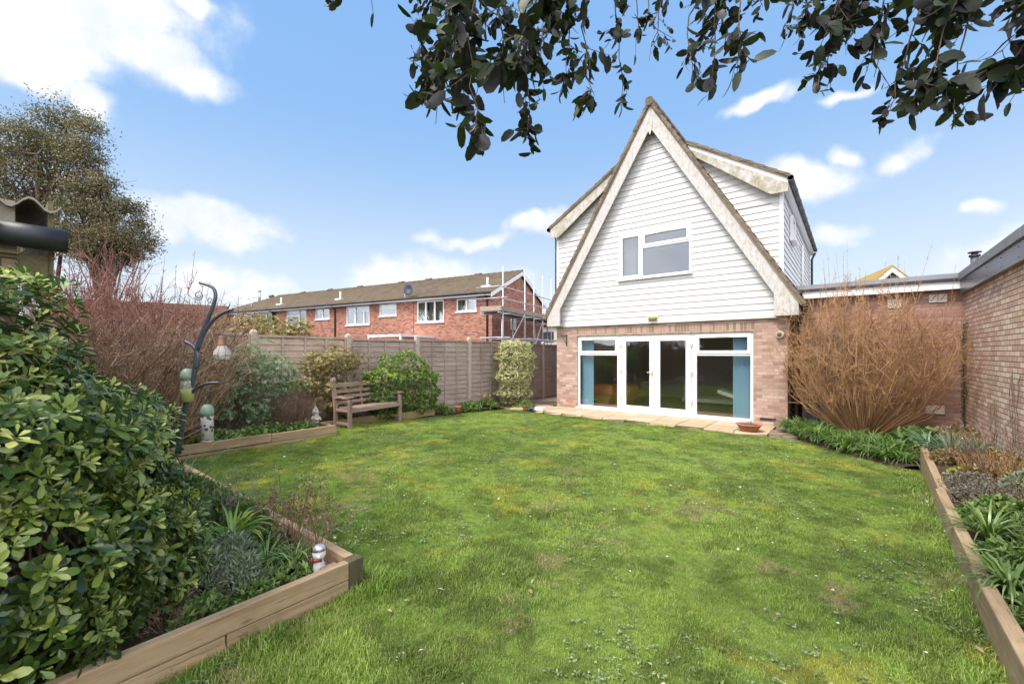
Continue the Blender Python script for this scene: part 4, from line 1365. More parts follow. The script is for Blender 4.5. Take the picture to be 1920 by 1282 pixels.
# right hand edge: three boards, slightly out of line
re_ = thing('raised_bed', 'long timber edging of the bed on the right hand side of the lawn', 'bed edging', (.6, 4, .1), group='timber raised bed edges')
for (p0, p1, zt) in (((.535, -1.0), (.56, 3.75), .335), ((.575, 3.76), (.63, 5.7), .33), ((.66, 5.71), (.765, 8.25), .30)):
    mb = MB(); mb.beam((p0[0] + .035, p0[1], zt - .18), (p1[0] + .035, p1[1], zt - .18), .07, .36)
    mb.build('board', m_sleeper, re_, bevel=.008)

# soil in the beds
mb = MB()
mb.box(-8.78, -2.46, -5.9, 1.425, -.2, .22)
mb.box(-8.78, -7.305, 1.426, 3.945, -.2, .215)
mb.box(-8.78, -8.205, 3.946, 7.1, -.2, .17)
mb.box(.60, 1.718, -1, 3.7, -.2, .225); mb.box(.66, 1.718, 3.7, 5.7, -.2, .225); mb.box(.80, 1.718, 5.7, 8.2, -.2, .225)
o = mb.build('bed_soil', m_soil); o['kind'] = 'structure'
# loose lumpy top of the soil, also the ground under the strap leaves
def soilz(x, y): return .232 + .02 * np.sin(9 * x + 3 * y) * np.sin(7 * y - 2 * x) + 0 * x


for (xa, xb, ya, yb, zf) in ((-8.78, -2.47, -3, 1.42, soilz), (-8.78, -7.31, 1.42, 3.94, soilz), (.61, 1.71, -1, 3.7, lambda x, y: soilz(x, y) + .02), (.67, 1.71, 3.7, 5.7, lambda x, y: soilz(x, y) + .02), (.80, 1.71, 5.7, 8.2, lambda x, y: soilz(x, y) + .02),
                             (-8.78, -8.21, 3.96, 7.1, lambda x, y: soilz(x, y) - .045),
                             (-8.78, -8.2, 7.1, 9.9, lambda x, y: .03 + .02 * np.sin(9 * x + 3 * y))):
    grid_mesh('bed_soil', np.linspace(xa, xb, 60), np.linspace(ya, yb, 60), zf, m_soil)


def bedz(x, y):
    e = 10.35 - 1.28 * (x + 1.2)                # front edge of the strap leaf bed
    return zl(x, y) + .06 * sm(y - e, 0, .3) - .05 * sm(y - e, 0.05, -.25)


grid_mesh('bed_soil', np.linspace(-.95, 1.71, 60), np.linspace(8.21, 11.89, 60), bedz, m_soil)

# ------------------------------------------------------------------ plants: leaf, twig and blade generators
def unit(a):
    return a / np.maximum(np.linalg.norm(a, axis=-1, keepdims=True), 1e-9)


def rnd_dirs(n, up=0.0):
    d = rng.normal(size=(n, 3)); d = unit(d); d[:, 2] += up
    return unit(d)


STN = {'obovate': ((0.0, .0), (.3, .45), (.65, 1.0), (.88, .72), (1.0, 0)), 'ovate': ((0, .0), (.22, .8), (.5, 1.0), (.78, .62), (1.0, 0)), 'oval': ((0, .0), (.2, .80), (.52, 1.0), (.86, .66), (1.0, 0)),
       'lance': ((0, 0), (.25, .9), (.55, 1.0), (.8, .6), (1.0, 0))}


def leaves(name, P, D, N, L, W, mat, parent=None, shape='ovate', fold=0.25, curl=0.15, v=None, simple=False, **kw):
    """P base points, D leaf directions, N rough normals, L lengths, W half widths"""
    n = len(P)
    L = np.broadcast_to(np.asarray(L, float), (n,)); W = np.broadcast_to(np.asarray(W, float), (n,))
    D = unit(D)
    S = unit(np.cross(D, N)); U = np.cross(S, D)
    if v is None: v = rng.random(n)
    if simple:
        mid = P + D * (L * .5)[:, None] + U * (L * curl * .5)[:, None]
        up = U * (W * fold)[:, None]
        V = np.stack([P, mid + S * W[:, None] + up, P + D * L[:, None], mid - S * W[:, None] + up], 1).reshape(-1, 3)
        i = np.arange(n)[:, None] * 4
        T = np.concatenate([i + [0, 1, 2], i + [0, 2, 3]])
        return np_mesh(name, V, None, T, mat, parent, np.repeat(v, 4), **kw)
    st = STN[shape]
    rowsv = []
    for k, (t, w_) in enumerate(st):
        bend = -curl * t * t
        c = P + D * (L * t)[:, None] + U * (L * bend)[:, None]
        if k in (0, len(st) - 1): rowsv.append(c[:, None, :])
        else:
            s_ = S * (W * w_)[:, None]; u_ = U * (W * w_ * fold)[:, None]
            rowsv.append(np.stack([c - s_ + u_, c, c + s_ + u_], 1))
    V = np.concatenate(rowsv, 1)                     # 1+3*3+1 = 11
    i = np.arange(n)[:, None] * 11
    T = np.concatenate([i + [0, 2, 1], i + [0, 3, 2], i + [7, 8, 10], i + [8, 9, 10]])
    Q = np.concatenate([i + [1, 2, 5, 4], i + [2, 3, 6, 5], i + [4, 5, 8, 7], i + [5, 6, 9, 8]])
    return np_mesh(name, V.reshape(-1, 3), Q, T, mat, parent, np.repeat(v, 11), **kw)


def twigs_mesh(name, segs, mat, parent=None, sides=3, **kw):
    """segs: list of (p0, p1, r0, r1)"""
    a = np.array([(*s_[0], *s_[1], s_[2], s_[3]) for s_ in segs], float)
    p0, p1, r0, r1 = a[:, :3], a[:, 3:6], a[:, 6], a[:, 7]
    d = unit(p1 - p0)
    h = np.where(np.abs(d[:, 2:3]) > .9, [[1., 0, 0]], [[0, 0, 1.]])
    s_ = unit(np.cross(d, h)); u = np.cross(d, s_)
    ring0, ring1 = [], []
    for k in range(sides):
        t = 2 * math.pi * k / sides
        o_ = s_ * math.cos(t) + u * math.sin(t)
        ring0.append(p0 + o_ * r0[:, None]); ring1.append(p1 + o_ * r1[:, None])
    V = np.stack(ring0 + ring1, 1).reshape(-1, 3)
    i = np.arange(len(a))[:, None] * (2 * sides)
    Q = np.concatenate([i + [k, (k + 1) % sides, (k + 1) % sides + sides, k + sides] for k in range(sides)])
    return np_mesh(name, V, Q, None, mat, parent, np.repeat(rng.random(len(a)), 2 * sides), **kw)


def grow(p, d, length, r, depth, segs, tips, spread=.5, gravity=0.0, nch=(2, 3), shrink=.72, step=4, wig=.12, rs=.62):
    p = np.array(p, float); d = unit(np.array(d, float))
    r_end = r * .7
    for k in range(step):
        d = unit(d + rng.normal(size=3) * wig + np.array([0, 0, gravity]))
        q = p + d * length / step
        segs.append((tuple(p), tuple(q), r + (r_end - r) * k / step, r + (r_end - r) * (k + 1) / step))
        p = q
        if depth > 0 and k >= step // 2 and rng.random() < .5:
            dd = unit(d + rng.normal(size=3) * spread)
            grow(p, dd, length * shrink * .8, r_end * rs, depth - 1, segs, tips, spread, gravity, nch, shrink, step, wig, rs)
    if depth > 0:
        for _ in range(rng.integers(nch[0], nch[1] + 1)):
            dd = unit(d + rng.normal(size=3) * spread)
            grow(p, dd, length * shrink * rng.uniform(.8, 1.1), r_end * rs * 1.2, depth - 1, segs, tips, spread, gravity, nch, shrink, step, wig, rs)
    else:
        tips.append((tuple(p), tuple(d)))


twigmat = lambda name, a, b: material(name, lambda g: pbsdf(g, g.mix(g.n('ShaderNodeAttribute', attribute_name='v').outputs['Fac'], a, b), .8))
def _redtwig(g):
    f = g.n('ShaderNodeAttribute', attribute_name='v').outputs['Fac']
    tipc = g.mix(f, (0.18, 0.065, 0.05), (0.38, 0.185, 0.14))
    low = g.mix(f, (0.13, 0.075, 0.045), (0.42, 0.28, 0.18))
    return pbsdf(g, g.mix(g.step(g.xyz(wpos(g))[2], 1.5, 2.35), low, tipc), .8)


m_twigred = material('red_twig', _redtwig)
m_twigorange = twigmat('orange_twig', (0.28, 0.145, 0.065), (0.50, 0.29, 0.14))
m_twigbrown = twigmat('brown_twig', (0.10, 0.055, 0.038), (0.30, 0.18, 0.125))
m_twiggrey = twigmat('grey_twig', (0.20, 0.16, 0.14), (0.42, 0.35, 0.32))
m_stem = twigmat('shrub_stem', (0.12, 0.085, 0.05), (0.22, 0.16, 0.10))

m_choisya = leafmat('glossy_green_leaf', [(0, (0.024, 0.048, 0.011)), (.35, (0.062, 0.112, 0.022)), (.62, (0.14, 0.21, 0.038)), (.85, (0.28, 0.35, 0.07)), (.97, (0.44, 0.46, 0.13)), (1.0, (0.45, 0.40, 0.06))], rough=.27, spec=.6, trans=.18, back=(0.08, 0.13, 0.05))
m_euon = leafmat('yellow_green_leaf', [(0, (0.018, 0.055, 0.010)), (.5, (0.05, 0.125, 0.018)), (.8, (0.14, 0.25, 0.035)), (1, (0.42, 0.45, 0.06))], rough=.3)
m_varieg = leafmat('variegated_leaf', [(0, (0.12, 0.17, 0.06)), (.3, (0.28, 0.29, 0.13)), (.6, (0.52, 0.47, 0.27)), (1, (0.68, 0.60, 0.38))], rough=.5)
m_grey = leafmat('grey_green_leaf', [(0, (0.08, 0.14, 0.06)), (.5, (0.19, 0.26, 0.14)), (1, (0.38, 0.42, 0.28))], rough=.55)
m_bronze = leafmat('bronze_green_leaf', [(0, (0.13, 0.09, 0.035)), (.4, (0.26, 0.18, 0.07)), (.7, (0.34, 0.27, 0.11)), (1, (0.50, 0.38, 0.20))], rough=.45)
m_strap = leafmat('strap_leaf', [(0, (0.06, 0.12, 0.028)), (.6, (0.15, 0.235, 0.06)), (1, (0.32, 0.39, 0.16))], rough=.35)
m_bluestrap = leafmat('blue_strap_leaf', [(0, (0.06, 0.13, 0.07)), (.6, (0.14, 0.22, 0.14)), (1, (0.26, 0.34, 0.24))], rough=.4)
m_cover = leafmat('low_green_leaf', [(0, (0.06, 0.11, 0.028)), (.6, (0.15, 0.23, 0.06)), (1, (0.30, 0.37, 0.12))], rough=.5)
m_lime = leafmat('lime_leaf', [(0, (0.22, 0.36, 0.04)), (1, (0.45, 0.58, 0.10))], rough=.5)
m_heath = leafmat('grey_heath_leaf', [(0, (0.09, 0.085, 0.05)), (.5, (0.19, 0.165, 0.12)), (1, (0.40, 0.35, 0.31))], rough=.8, trans=.1)
m_lavend = leafmat('lavender_leaf', [(0, (0.12, 0.17, 0.09)), (.5, (0.25, 0.30, 0.20)), (1, (0.44, 0.47, 0.36))], rough=.6)
m_redleaf = leafmat('red_leaf', [(0, (0.25, 0.02, 0.02)), (1, (0.55, 0.05, 0.05))], rough=.5)
m_treeleaf = leafmat('olive_tree_leaf', [(0, (0.08, 0.070, 0.034)), (.5, (0.165, 0.14, 0.066)), (.8, (0.26, 0.185, 0.11)), (1, (0.36, 0.23, 0.16))], rough=.5, trans=.2)
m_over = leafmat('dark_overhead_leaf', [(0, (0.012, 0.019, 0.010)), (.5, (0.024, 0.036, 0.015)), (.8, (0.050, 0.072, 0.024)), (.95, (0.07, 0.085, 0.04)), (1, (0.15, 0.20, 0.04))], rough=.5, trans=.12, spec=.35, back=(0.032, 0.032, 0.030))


def in_ell(P, E, s=1.0):
    m_ = np.zeros(len(P), bool)
    for (c, r) in E:
        m_ |= (((P - np.array(c)) / (np.array(r) * s)) ** 2).sum(1) < 1
    return m_


def shell_points(E, n, inner=.8, zmin=None, noise=.06):
    """points near the outside of a union of ellipsoids, with outward directions"""
    P, D = [], []
    areas = np.array([(r[0] * r[1] + r[1] * r[2] + r[0] * r[2]) for c, r in E]); areas = areas / areas.sum()
    for (c, r), a in zip(E, areas):
        k = int(n * a * 1.6)
        d = rnd_dirs(k)
        lump = 1 + noise * (np.sin(d[:, 0] * 7 + c[0] * 9) * np.sin(d[:, 1] * 8 + 1) + np.sin(d[:, 2] * 9 + c[1] * 5))
        s_ = rng.uniform(inner, 1.0, k) ** .7 * lump
        p = np.array(c) + d * np.array(r) * s_[:, None]
        nrm = unit(d / np.array(r))
        oth = [(cc, rr) for cc, rr in E if not (cc == c and rr == r)]
        keep = ~in_ell(p, oth, inner * .97) if oth else np.ones(k, bool)
        P.append(p[keep]); D.append(nrm[keep])
    P, D = np.concatenate(P), np.concatenate(D)
    if zmin is not None:
        k = P[:, 2] > zmin; P, D = P[k], D[k]
    if len(P) > n:
        k = rng.choice(len(P), n, replace=False); P, D = P[k], D[k]
    return P, D


def whorls(P, D, nl, L, Wr, spread, mat, name, parent, shape='obovate', updir=.35, tiers=1, young=True, simple=False, fold=.22, curl=.18, vbias=0.0):
    """rosettes of leaves round shoot tips"""
    n = len(P)
    ax = unit(D * 1.0 + np.array([0, 0, updir]) + rng.normal(size=(n, 3)) * .25)
    h = np.where(np.abs(ax[:, 2:3]) > .9, [[1., 0, 0]], [[0, 0, 1.]])
    a = unit(np.cross(ax, h)); b = np.cross(ax, a)
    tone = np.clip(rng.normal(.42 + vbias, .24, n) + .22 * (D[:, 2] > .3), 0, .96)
    allP, allD, allN, allL, allV = [], [], [], [], []
    for t in range(tiers):
        ph = rng.random(n) * 6.28
        sp = spread - t * .35
        off = t * .018
        for k in range(nl):
            th = ph + 6.283 * k / nl + rng.normal(0, .2, n)
            o_ = a * np.cos(th)[:, None] + b * np.sin(th)[:, None]
            tilt = np.clip(sp + rng.normal(0, .18, n), .1, 1.7)
            d = ax * np.cos(tilt)[:, None] + o_ * np.sin(tilt)[:, None]
            allP.append(P + ax * off + o_ * .004); allD.append(d); allN.append(ax * np.sin(tilt)[:, None] - o_ * np.cos(tilt)[:, None] + rng.normal(size=(n, 3)) * .15)
            allL.append(L * rng.uniform(.7, 1.15, n) * (1 - .3 * t)); allV.append(np.clip(tone + rng.normal(0, .08, n) + .16 * t, 0, .96))
    P_, D_, N_, L_, V_ = map(np.concatenate, (allP, allD, allN, allL, allV))
    k = rng.random(len(V_)) < .004; V_[k] = 1.0
    return leaves(name, P_, D_, N_, L_, L_ * Wr, mat, parent, shape, fold, curl, V_, simple=simple)


def stems_to(base, P, r0, n, mat, parent, jitter=.06, name='stem'):
    segs = []
    k = rng.choice(len(P), min(n, len(P)), replace=False)
    for q in P[k]:
        b = np.array(base) + np.array([rng.uniform(-jitter, jitter), rng.uniform(-jitter, jitter), 0])
        m1 = b + (q - b) * .35 + np.array([0, 0, .12]) * np.linalg.norm(q - b) + rng.normal(size=3) * .03
        m2 = b + (q - b) * .7 + np.array([0, 0, .08]) * np.linalg.norm(q - b) + rng.normal(size=3) * .03
        pts = [b, m1, m2, q]
        for i in range(3): segs.append((tuple(pts[i]), tuple(pts[i + 1]), r0 * (1 - .28 * i), r0 * (1 - .28 * (i + 1))))
    return twigs_mesh(name, segs, mat, parent, 4)


# ---- big glossy shrub at the left
t = thing('glossy_shrub', 'huge glossy evergreen shrub with whorled leaves filling the bottom left bed', 'shrub', (-3.0, .3, .22))
E1 = [((-3.08, -.12, 1.02), (.68, .66, .92)), ((-3.15, .34, .78), (.50, .42, .68)), ((-2.74, -.05, .70), (.42, .56, .56)), ((-2.8, -.5, .9), (.6, .6, .9)), ((-3.6, -.3, 1.15), (.6, .6, .85)), ((-3.15, .55, .5), (.42, .3, .38))]
P, D = shell_points(E1, 4700, .82, .25, .12)
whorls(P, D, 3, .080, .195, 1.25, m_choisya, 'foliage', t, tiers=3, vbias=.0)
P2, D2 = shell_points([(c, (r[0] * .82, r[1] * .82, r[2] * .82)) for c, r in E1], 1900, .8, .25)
whorls(P2, D2, 4, .065, .26, 1.2, m_choisya, 'inner_foliage', t, tiers=1, vbias=-.3)  # inner leaves coloured darker to put shade into the gaps between clusters
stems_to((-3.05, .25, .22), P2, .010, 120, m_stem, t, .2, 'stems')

# ---- shed in the top left corner
SX = -3.42
SN = set(bpy.data.objects)
sh = thing('garden_shed', 'concrete brick shed with corrugated roof and black gutter at the top left', 'shed', (SX - .8, -1.09, .325))
mb = MB(); mb.box(SX - 2.2, SX, -3.2, .21, -.2, 2.02); mb.build('brick_wall', m_concbrick, sh)
mb = MB(); mb.box(SX - .02, SX + .035, -3.2, .205, 2.021, 2.09); mb.box(SX - .05, SX + .005, -3.2, .20, 2.091, 2.30); mb.build('wall_plate', m_concrete, sh)
mb = MB()
ys = np.linspace(-3.3, .36, 190)
prof = []
for y in ys: prof.append((y, 2.315 + .030 * math.cos((y - .25) / .142 * 2 * math.pi)))
for i in range(len(prof) - 1):
    (ya, za), (yb, zb) = prof[i], prof[i + 1]
    mb.hexa([(SX - 2.4, ya, za + .25), (SX + .06, ya, za - .03), (SX + .06, yb, zb - .03), (SX - 2.4, yb, zb + .25), (SX - 2.4, ya, za + .259), (SX + .06, ya, za - .018), (SX + .06, yb, zb - .018), (SX - 2.4, yb, zb + .259)])
mb.build('roof', m_concrete, sh)
mb = MB(); mb.box(SX - 2.4, SX + .02, .315, .335, 1.93, 2.33); mb.box(SX - .03, SX + .03, .212, .314, 1.88, 2.03); mb.build('verge_board', woodmat('green_stained_board', (0.2, .17, .09), (.12, .1, .05), 'x', knots=False), sh)
mb = MB()
mb.tube([(SX + .10, -3.3, 2.125), (SX + .10, .375, 2.11)], .054, 14)
mb.tube([(SX + .10, -.22, 2.112), (SX + .10, .00, 2.11)], .0605, 14); mb.tube([(SX + .10, .14, 2.11), (SX + .10, .38, 2.108)], .062, 14)
mb.build('gutter', m_black, sh)
mb = MB(); mb.box(SX + .0, SX + .14, .095, .125, 2.04, 2.06); mb.box(SX + .145, SX + .16, .095, .13, 2.06, 2.18); mb.build('gutter_bracket', m_grimy, sh)


sh_move = Vector((0, -.09, .115))
for o in list(sh.children): o.location = o.location + sh_move


# ---- bare twiggy shrubs
def fan_shrub(name, label, cat, base, n, h, rad, mat, base_r=.25, depth=2, r0=.010, lean=.9, flat=1.0, parentz=0.0, tall=0.0, inward=0.35, gob=.5, wig=.035, sub=3):
    t_ = thing(name, label, cat, base)
    segs = []
    tips = []
    for k in range(n):
        a = rng.uniform(0, 6.283); rr = rng.random() ** .5
        b = np.array(base) + np.array([math.cos(a) * rr * base_r, math.sin(a) * rr * base_r, 0])
        out = np.array([math.cos(a) * rr * rad, math.sin(a) * rr * rad * flat, 0])
        top = np.array(base) + out + np.array([0, 0, h * (1 - .38 * rr ** 2) * rng.uniform(.72, 1.0)])
        L_ = np.linalg.norm(top - b)
        pts = [b]
        for q in (.3, .6, .85, 1.0):
            w_ = b + (top - b) * q
            w_[:2] += (out[:2] * (q ** inward - q) if inward else 0) * gob
            pts.append(w_ + rng.normal(size=3) * wig * L_ * q)
        for i in range(4):
            segs.append((tuple(pts[i]), tuple(pts[i + 1]), r0 * (1 - .22 * i), r0 * (1 - .22 * (i + 1))))
            if i >= 1:
                for _ in range(depth + 1):
                    q = pts[i] + (pts[i + 1] - pts[i]) * rng.random()
                    d = unit(unit(pts[i + 1] - pts[i]) * 1.0 + rng.normal(size=3) * .55 + np.array([0, 0, .35]))
                    s1 = q + d * rng.uniform(.12, .32) * h * .42
                    segs.append((tuple(q), tuple(s1), r0 * .45, r0 * .25))
                    for _ in range(sub):
                        m_ = q + (s1 - q) * rng.uniform(.25, 1)
                        d2 = unit(d + rng.normal(size=3) * .7 + np.array([0, 0, .25]))
                        s2 = m_ + d2 * rng.uniform(.06, .16) * h * .4
                        segs.append((tuple(m_), tuple(s2), r0 * .28, r0 * .14))
                        tips.append((tuple(s2), tuple(d2)))
        if tall and rng.random() < .62 and rr < .8:
            q = pts[-1]; d = unit(np.array([out[0] * .08, out[1] * .08, 1]) + rng.normal(size=3) * .08)
            e_ = q + d * tall * rng.uniform(.4, 1.0)
            segs.append((tuple(q), tuple(e_), r0 * .4, r0 * .15))
            for _ in range(6):
                m_ = q + (e_ - q) * rng.random(); d2 = unit(d + rng.normal(size=3) * .6)
                segs.append((tuple(m_), tuple(m_ + d2 * .04), r0 * .3, r0 * .2))
    twigs_mesh('twigs', segs, mat, t_)
    return t_, tips


t, tips = fan_shrub('bare_orange_shrub', 'large bare orange brown shrub fanning up in front of the pink brick extension', 'shrub', (.16, 10.95, .0), 225, 2.95, 1.50, m_twigorange, .30, 2, .0105, tall=1.0, gob=.62, wig=.075, sub=6)
t2, tips2 = fan_shrub('bare_red_shrub', 'big bare reddish twiggy shrub in front of the fence left of the feeder pole', 'shrub', (-7.75, .85, .2), 400, 2.6, 2.0, m_twigred, .6, 3, .011, tall=.6, flat=.9, wig=.06)
d = rnd_dirs(700); Pt = np.array([x[0] for x in tips2])[rng.choice(len(tips2), 700)]
leaves('buds', Pt, d, rnd_dirs(700), .035, .010, m_twigred, t2, simple=True)['kind'] = 'stuff'
fan_shrub('brown_dead_shrub', 'small dense rust brown dried shrub in the bed left of the stone figure', 'shrub', (-7.95, 3.55, .2), 230, .78, .55, m_twigbrown, .14, 2, .0045)

# ---- leafy shrubs along the fence


def bush(name, label, E, n, nl, L, Wr, mat, base, shape='ovate', tiers=1, inner=.7, zmin=.1, simple=False, stems=60, spread=1.15, vb=0.0, noise=.12, cat='shrub'):
    t_ = thing(name, label, cat, base)
    P_, D_ = shell_points(E, n, inner, zmin, noise)
    whorls(P_, D_, nl, L, Wr, spread, mat, 'foliage', t_, shape, tiers=tiers, simple=simple, vbias=vb)
    if stems: stems_to(base, P_, .008, stems, m_stem, t_, .08, 'stems')
    return t_


bush('euonymus_bush', 'dense rounded bright yellow green bush behind the bench', [((-8.3, 6.25, .85), (.42, .95, .72)), ((-8.25, 5.7, .75), (.40, .55, .60)), ((-8.3, 6.75, .7), (.4, .5, .55))], 3600, 4, .042, .3, m_euon, (-8.3, 6.2, .15), tiers=2, vb=.08, inner=.82, simple=True)
bush('variegated_shrub', 'tall cream variegated shrub against the fence by the house corner', [((-8.25, 10.5, 1.55), (.50, .70, .52)), ((-8.2, 10.35, .9), (.50, .62, .62)), ((-8.25, 10.45, .4), (.5, .62, .42)), ((-8.2, 10.8, 1.3), (.4, .5, .5))], 4200, 5, .040, .34, m_varieg, (-8.25, 10.5, .0), tiers=2, vb=.12, inner=.8, simple=True)
t = bush('grey_green_shrub', 'loose grey green leafy shrub spilling over the fence behind the feeder pole', [((-8.25, 2.75, 1.45), (.45, .62, .38)), ((-8.1, 3.25, 1.15), (.4, .55, .5)), ((-8.2, 2.5, .95), (.4, .5, .6)), ((-8.05, 3.0, .62), (.32, .42, .3))], 1500, 5, .058, .2, m_grey, (-8.2, 2.6, .2), tiers=2, inner=.3, noise=.3, stems=140, simple=True)
t = bush('bronze_shrub', 'bronze gold leaved open shrub against the fence behind the stone figure', [((-8.5, 4.75, 1.45), (.28, .62, .30)), ((-8.45, 4.35, 1.35), (.25, .35, .24)), ((-8.4, 4.6, .75), (.3, .55, .42)), ((-8.45, 3.95, 1.0), (.2, .25, .16))], 950, 5, .055, .28, m_bronze, (-8.5, 4.7, .2), tiers=2, inner=.4, noise=.3, stems=110, simple=True, vb=.1)
bush('photinia_bush', 'russet and green bush peeping over the fence from the garden behind', [((-10.2, 4.0, 1.9), (.6, 1.2, .55)), ((-10.1, 3.0, 1.7), (.5, .8, .5))], 1500, 5, .09, .25, m_bronze, (-10.2, 3.8, -.3), tiers=1, inner=.5, simple=True, stems=40)

# ---- trees on the left skyline


def tree(label, base, trunks, crowns, nleaf, leafL, mat, group=None, lr=(.2, 1.0), nbranch=36):
    t_ = thing('evergreen_tree', label, 'tree', base, group=group)
    segs = []
    for (tx, ty, th, r) in trunks:
        p = np.array(base, float); d = np.array([tx, ty, th]) ; L_ = np.linalg.norm(d)
        pts = [p + d * q + np.array([math.sin(q * 5 + tx) * .12, math.cos(q * 4) * .12, 0]) * q * 2 for q in np.linspace(0, 1, 9)]
        for i in range(8): segs.append((tuple(pts[i]), tuple(pts[i + 1]), r * (1 - .1 * i), r * (1 - .1 * (i + 1))))
        near = [c for c in crowns]
        for _ in range(nbranch):
            q = pts[rng.integers(3, 9)] if rng.random() < .9 else pts[2]
            c, rr = crowns[rng.integers(len(crowns))]
            tgt = np.array(c) + rnd_dirs(1)[0] * np.array(rr) * rng.uniform(.5, .95)
            m_ = q + (tgt - q) * .5 + np.array([0, 0, .3])
            segs.append((tuple(q), tuple(m_), r * .28, r * .16)); segs.append((tuple(m_), tuple(tgt), r * .16, r * .05))
            for _ in range(5):
                s_ = m_ + (tgt - m_) * rng.random(); e_ = s_ + rnd_dirs(1, .2)[0] * rng.uniform(.5, 1.1)
                segs.append((tuple(s_), tuple(e_), r * .07, r * .03))
    twigs_mesh('trunk', segs, m_bark, t_, 6)
    # clumps of small leaves: gaps stay open between them
    Ps = []
    for c, rr in crowns:
        vol = rr[0] * rr[1] * rr[2]
        ncl = max(8, int(34 * vol ** .66))
        cd = rnd_dirs(ncl); cs = rng.uniform(lr[0], lr[1], ncl) ** .5
        cc = np.array(c) + cd * np.array(rr) * cs[:, None]
        m_ = max(1, int(nleaf * vol ** .66 / sum((r_[0] * r_[1] * r_[2]) ** .66 for _, r_ in crowns) / ncl))
        sg = rng.uniform(.16, .38, ncl)
        Ps.append((cc[:, None, :] + rng.normal(size=(ncl, m_, 3)) * sg[:, None, None] * np.array([1, 1, .62])).reshape(-1, 3))
    P_ = np.concatenate(Ps)
    n = len(P_)
    D_ = rnd_dirs(n, -.35)
    v_ = np.clip(.45 + .25 * np.sin(P_[:, 0] * 1.7 + P_[:, 2]) * np.sin(P_[:, 1] * 1.3 + 2) + rng.normal(0, .18, n), 0, 1)
    leaves('crown', P_, D_, rnd_dirs(n), leafL * rng.uniform(.7, 1.3, n), leafL * .20, mat, t_, simple=True, v=v_)
    return t_


def cpt(px, py, d, r): return (tuple(at(px, py, d)), r)


b1 = at(90, 600, 19); b1.z = -.35
tree('tall dark evergreen tree at the far left rising above the shed', tuple(b1), [(-.8, .3, 10, .20), (.9, -.2, 10.5, .17)],
     [cpt(20, 260, 19, (1.5, 1.5, 1.2)), cpt(90, 255, 19, (1.3, 1.3, 1.0)), cpt(60, 330, 19, (1.8, 1.8, 1.1)), cpt(10, 400, 19, (1.9, 1.9, 1.2)), cpt(115, 215, 19, (.9, .9, .5)), cpt(-60, 300, 19, (1.5, 1.5, 1.6)),
      cpt(130, 290, 19, (.8, .8, .9)), cpt(60, 450, 19, (1.6, 1.6, 1.0)), cpt(-60, 440, 19, (1.6, 1.6, 1.2))], 33000, .13, m_treeleaf, 'evergreen trees beyond the left fence')
b2 = at(190, 600, 18.5); b2.z = -.35
tree('lower rounded evergreen tree standing right of the taller far left one', tuple(b2), [(-.9, .2, 9.2, .15), (.2, .1, 6, .12), (.9, .5, 5.4, .10)],
     [cpt(150, 300, 18.5, (.7, .7, 1.1)), cpt(165, 380, 18.5, (1.0, 1.0, 1.1)), cpt(215, 400, 18.5, (1.1, 1.1, .7)), cpt(230, 445, 18.5, (1.0, 1.0, .8)), cpt(190, 460, 18.5, (1.3, 1.3, .9)), cpt(140, 450, 18.5, (.9, .9, 1.0)),
      cpt(165, 245, 18.5, (.5, .5, .5)), cpt(195, 340, 18.5, (.5, .5, .5)), cpt(255, 470, 18.5, (.5, .5, .45))], 24000, .125, m_treeleaf, 'evergreen trees beyond the left fence')
# hedge and trees behind the photographer, seen only in the window glass
for x, y, s_, lab in ((-6.5, -7.6, 1.2, 'rounded dark tree behind the bottom fence, leftmost'), (-3.6, -7.9, 1.4, 'rounded dark tree behind the middle of the bottom fence'), (-.6, -7.5, 1.3, 'rounded dark tree behind the bottom fence, rightmost')):
    tree(lab, (x, y, -.3), [(0, 0, 3.2 * s_, .12)], [((x, y, 2.3 * s_), (1.5 * s_, 1.2, 1.1 * s_)), ((x + .5, y, 1.5 * s_), (1.5, 1.0, .8))], 5000, .2, m_choisya, 'trees behind the bottom fence', nbranch=10)


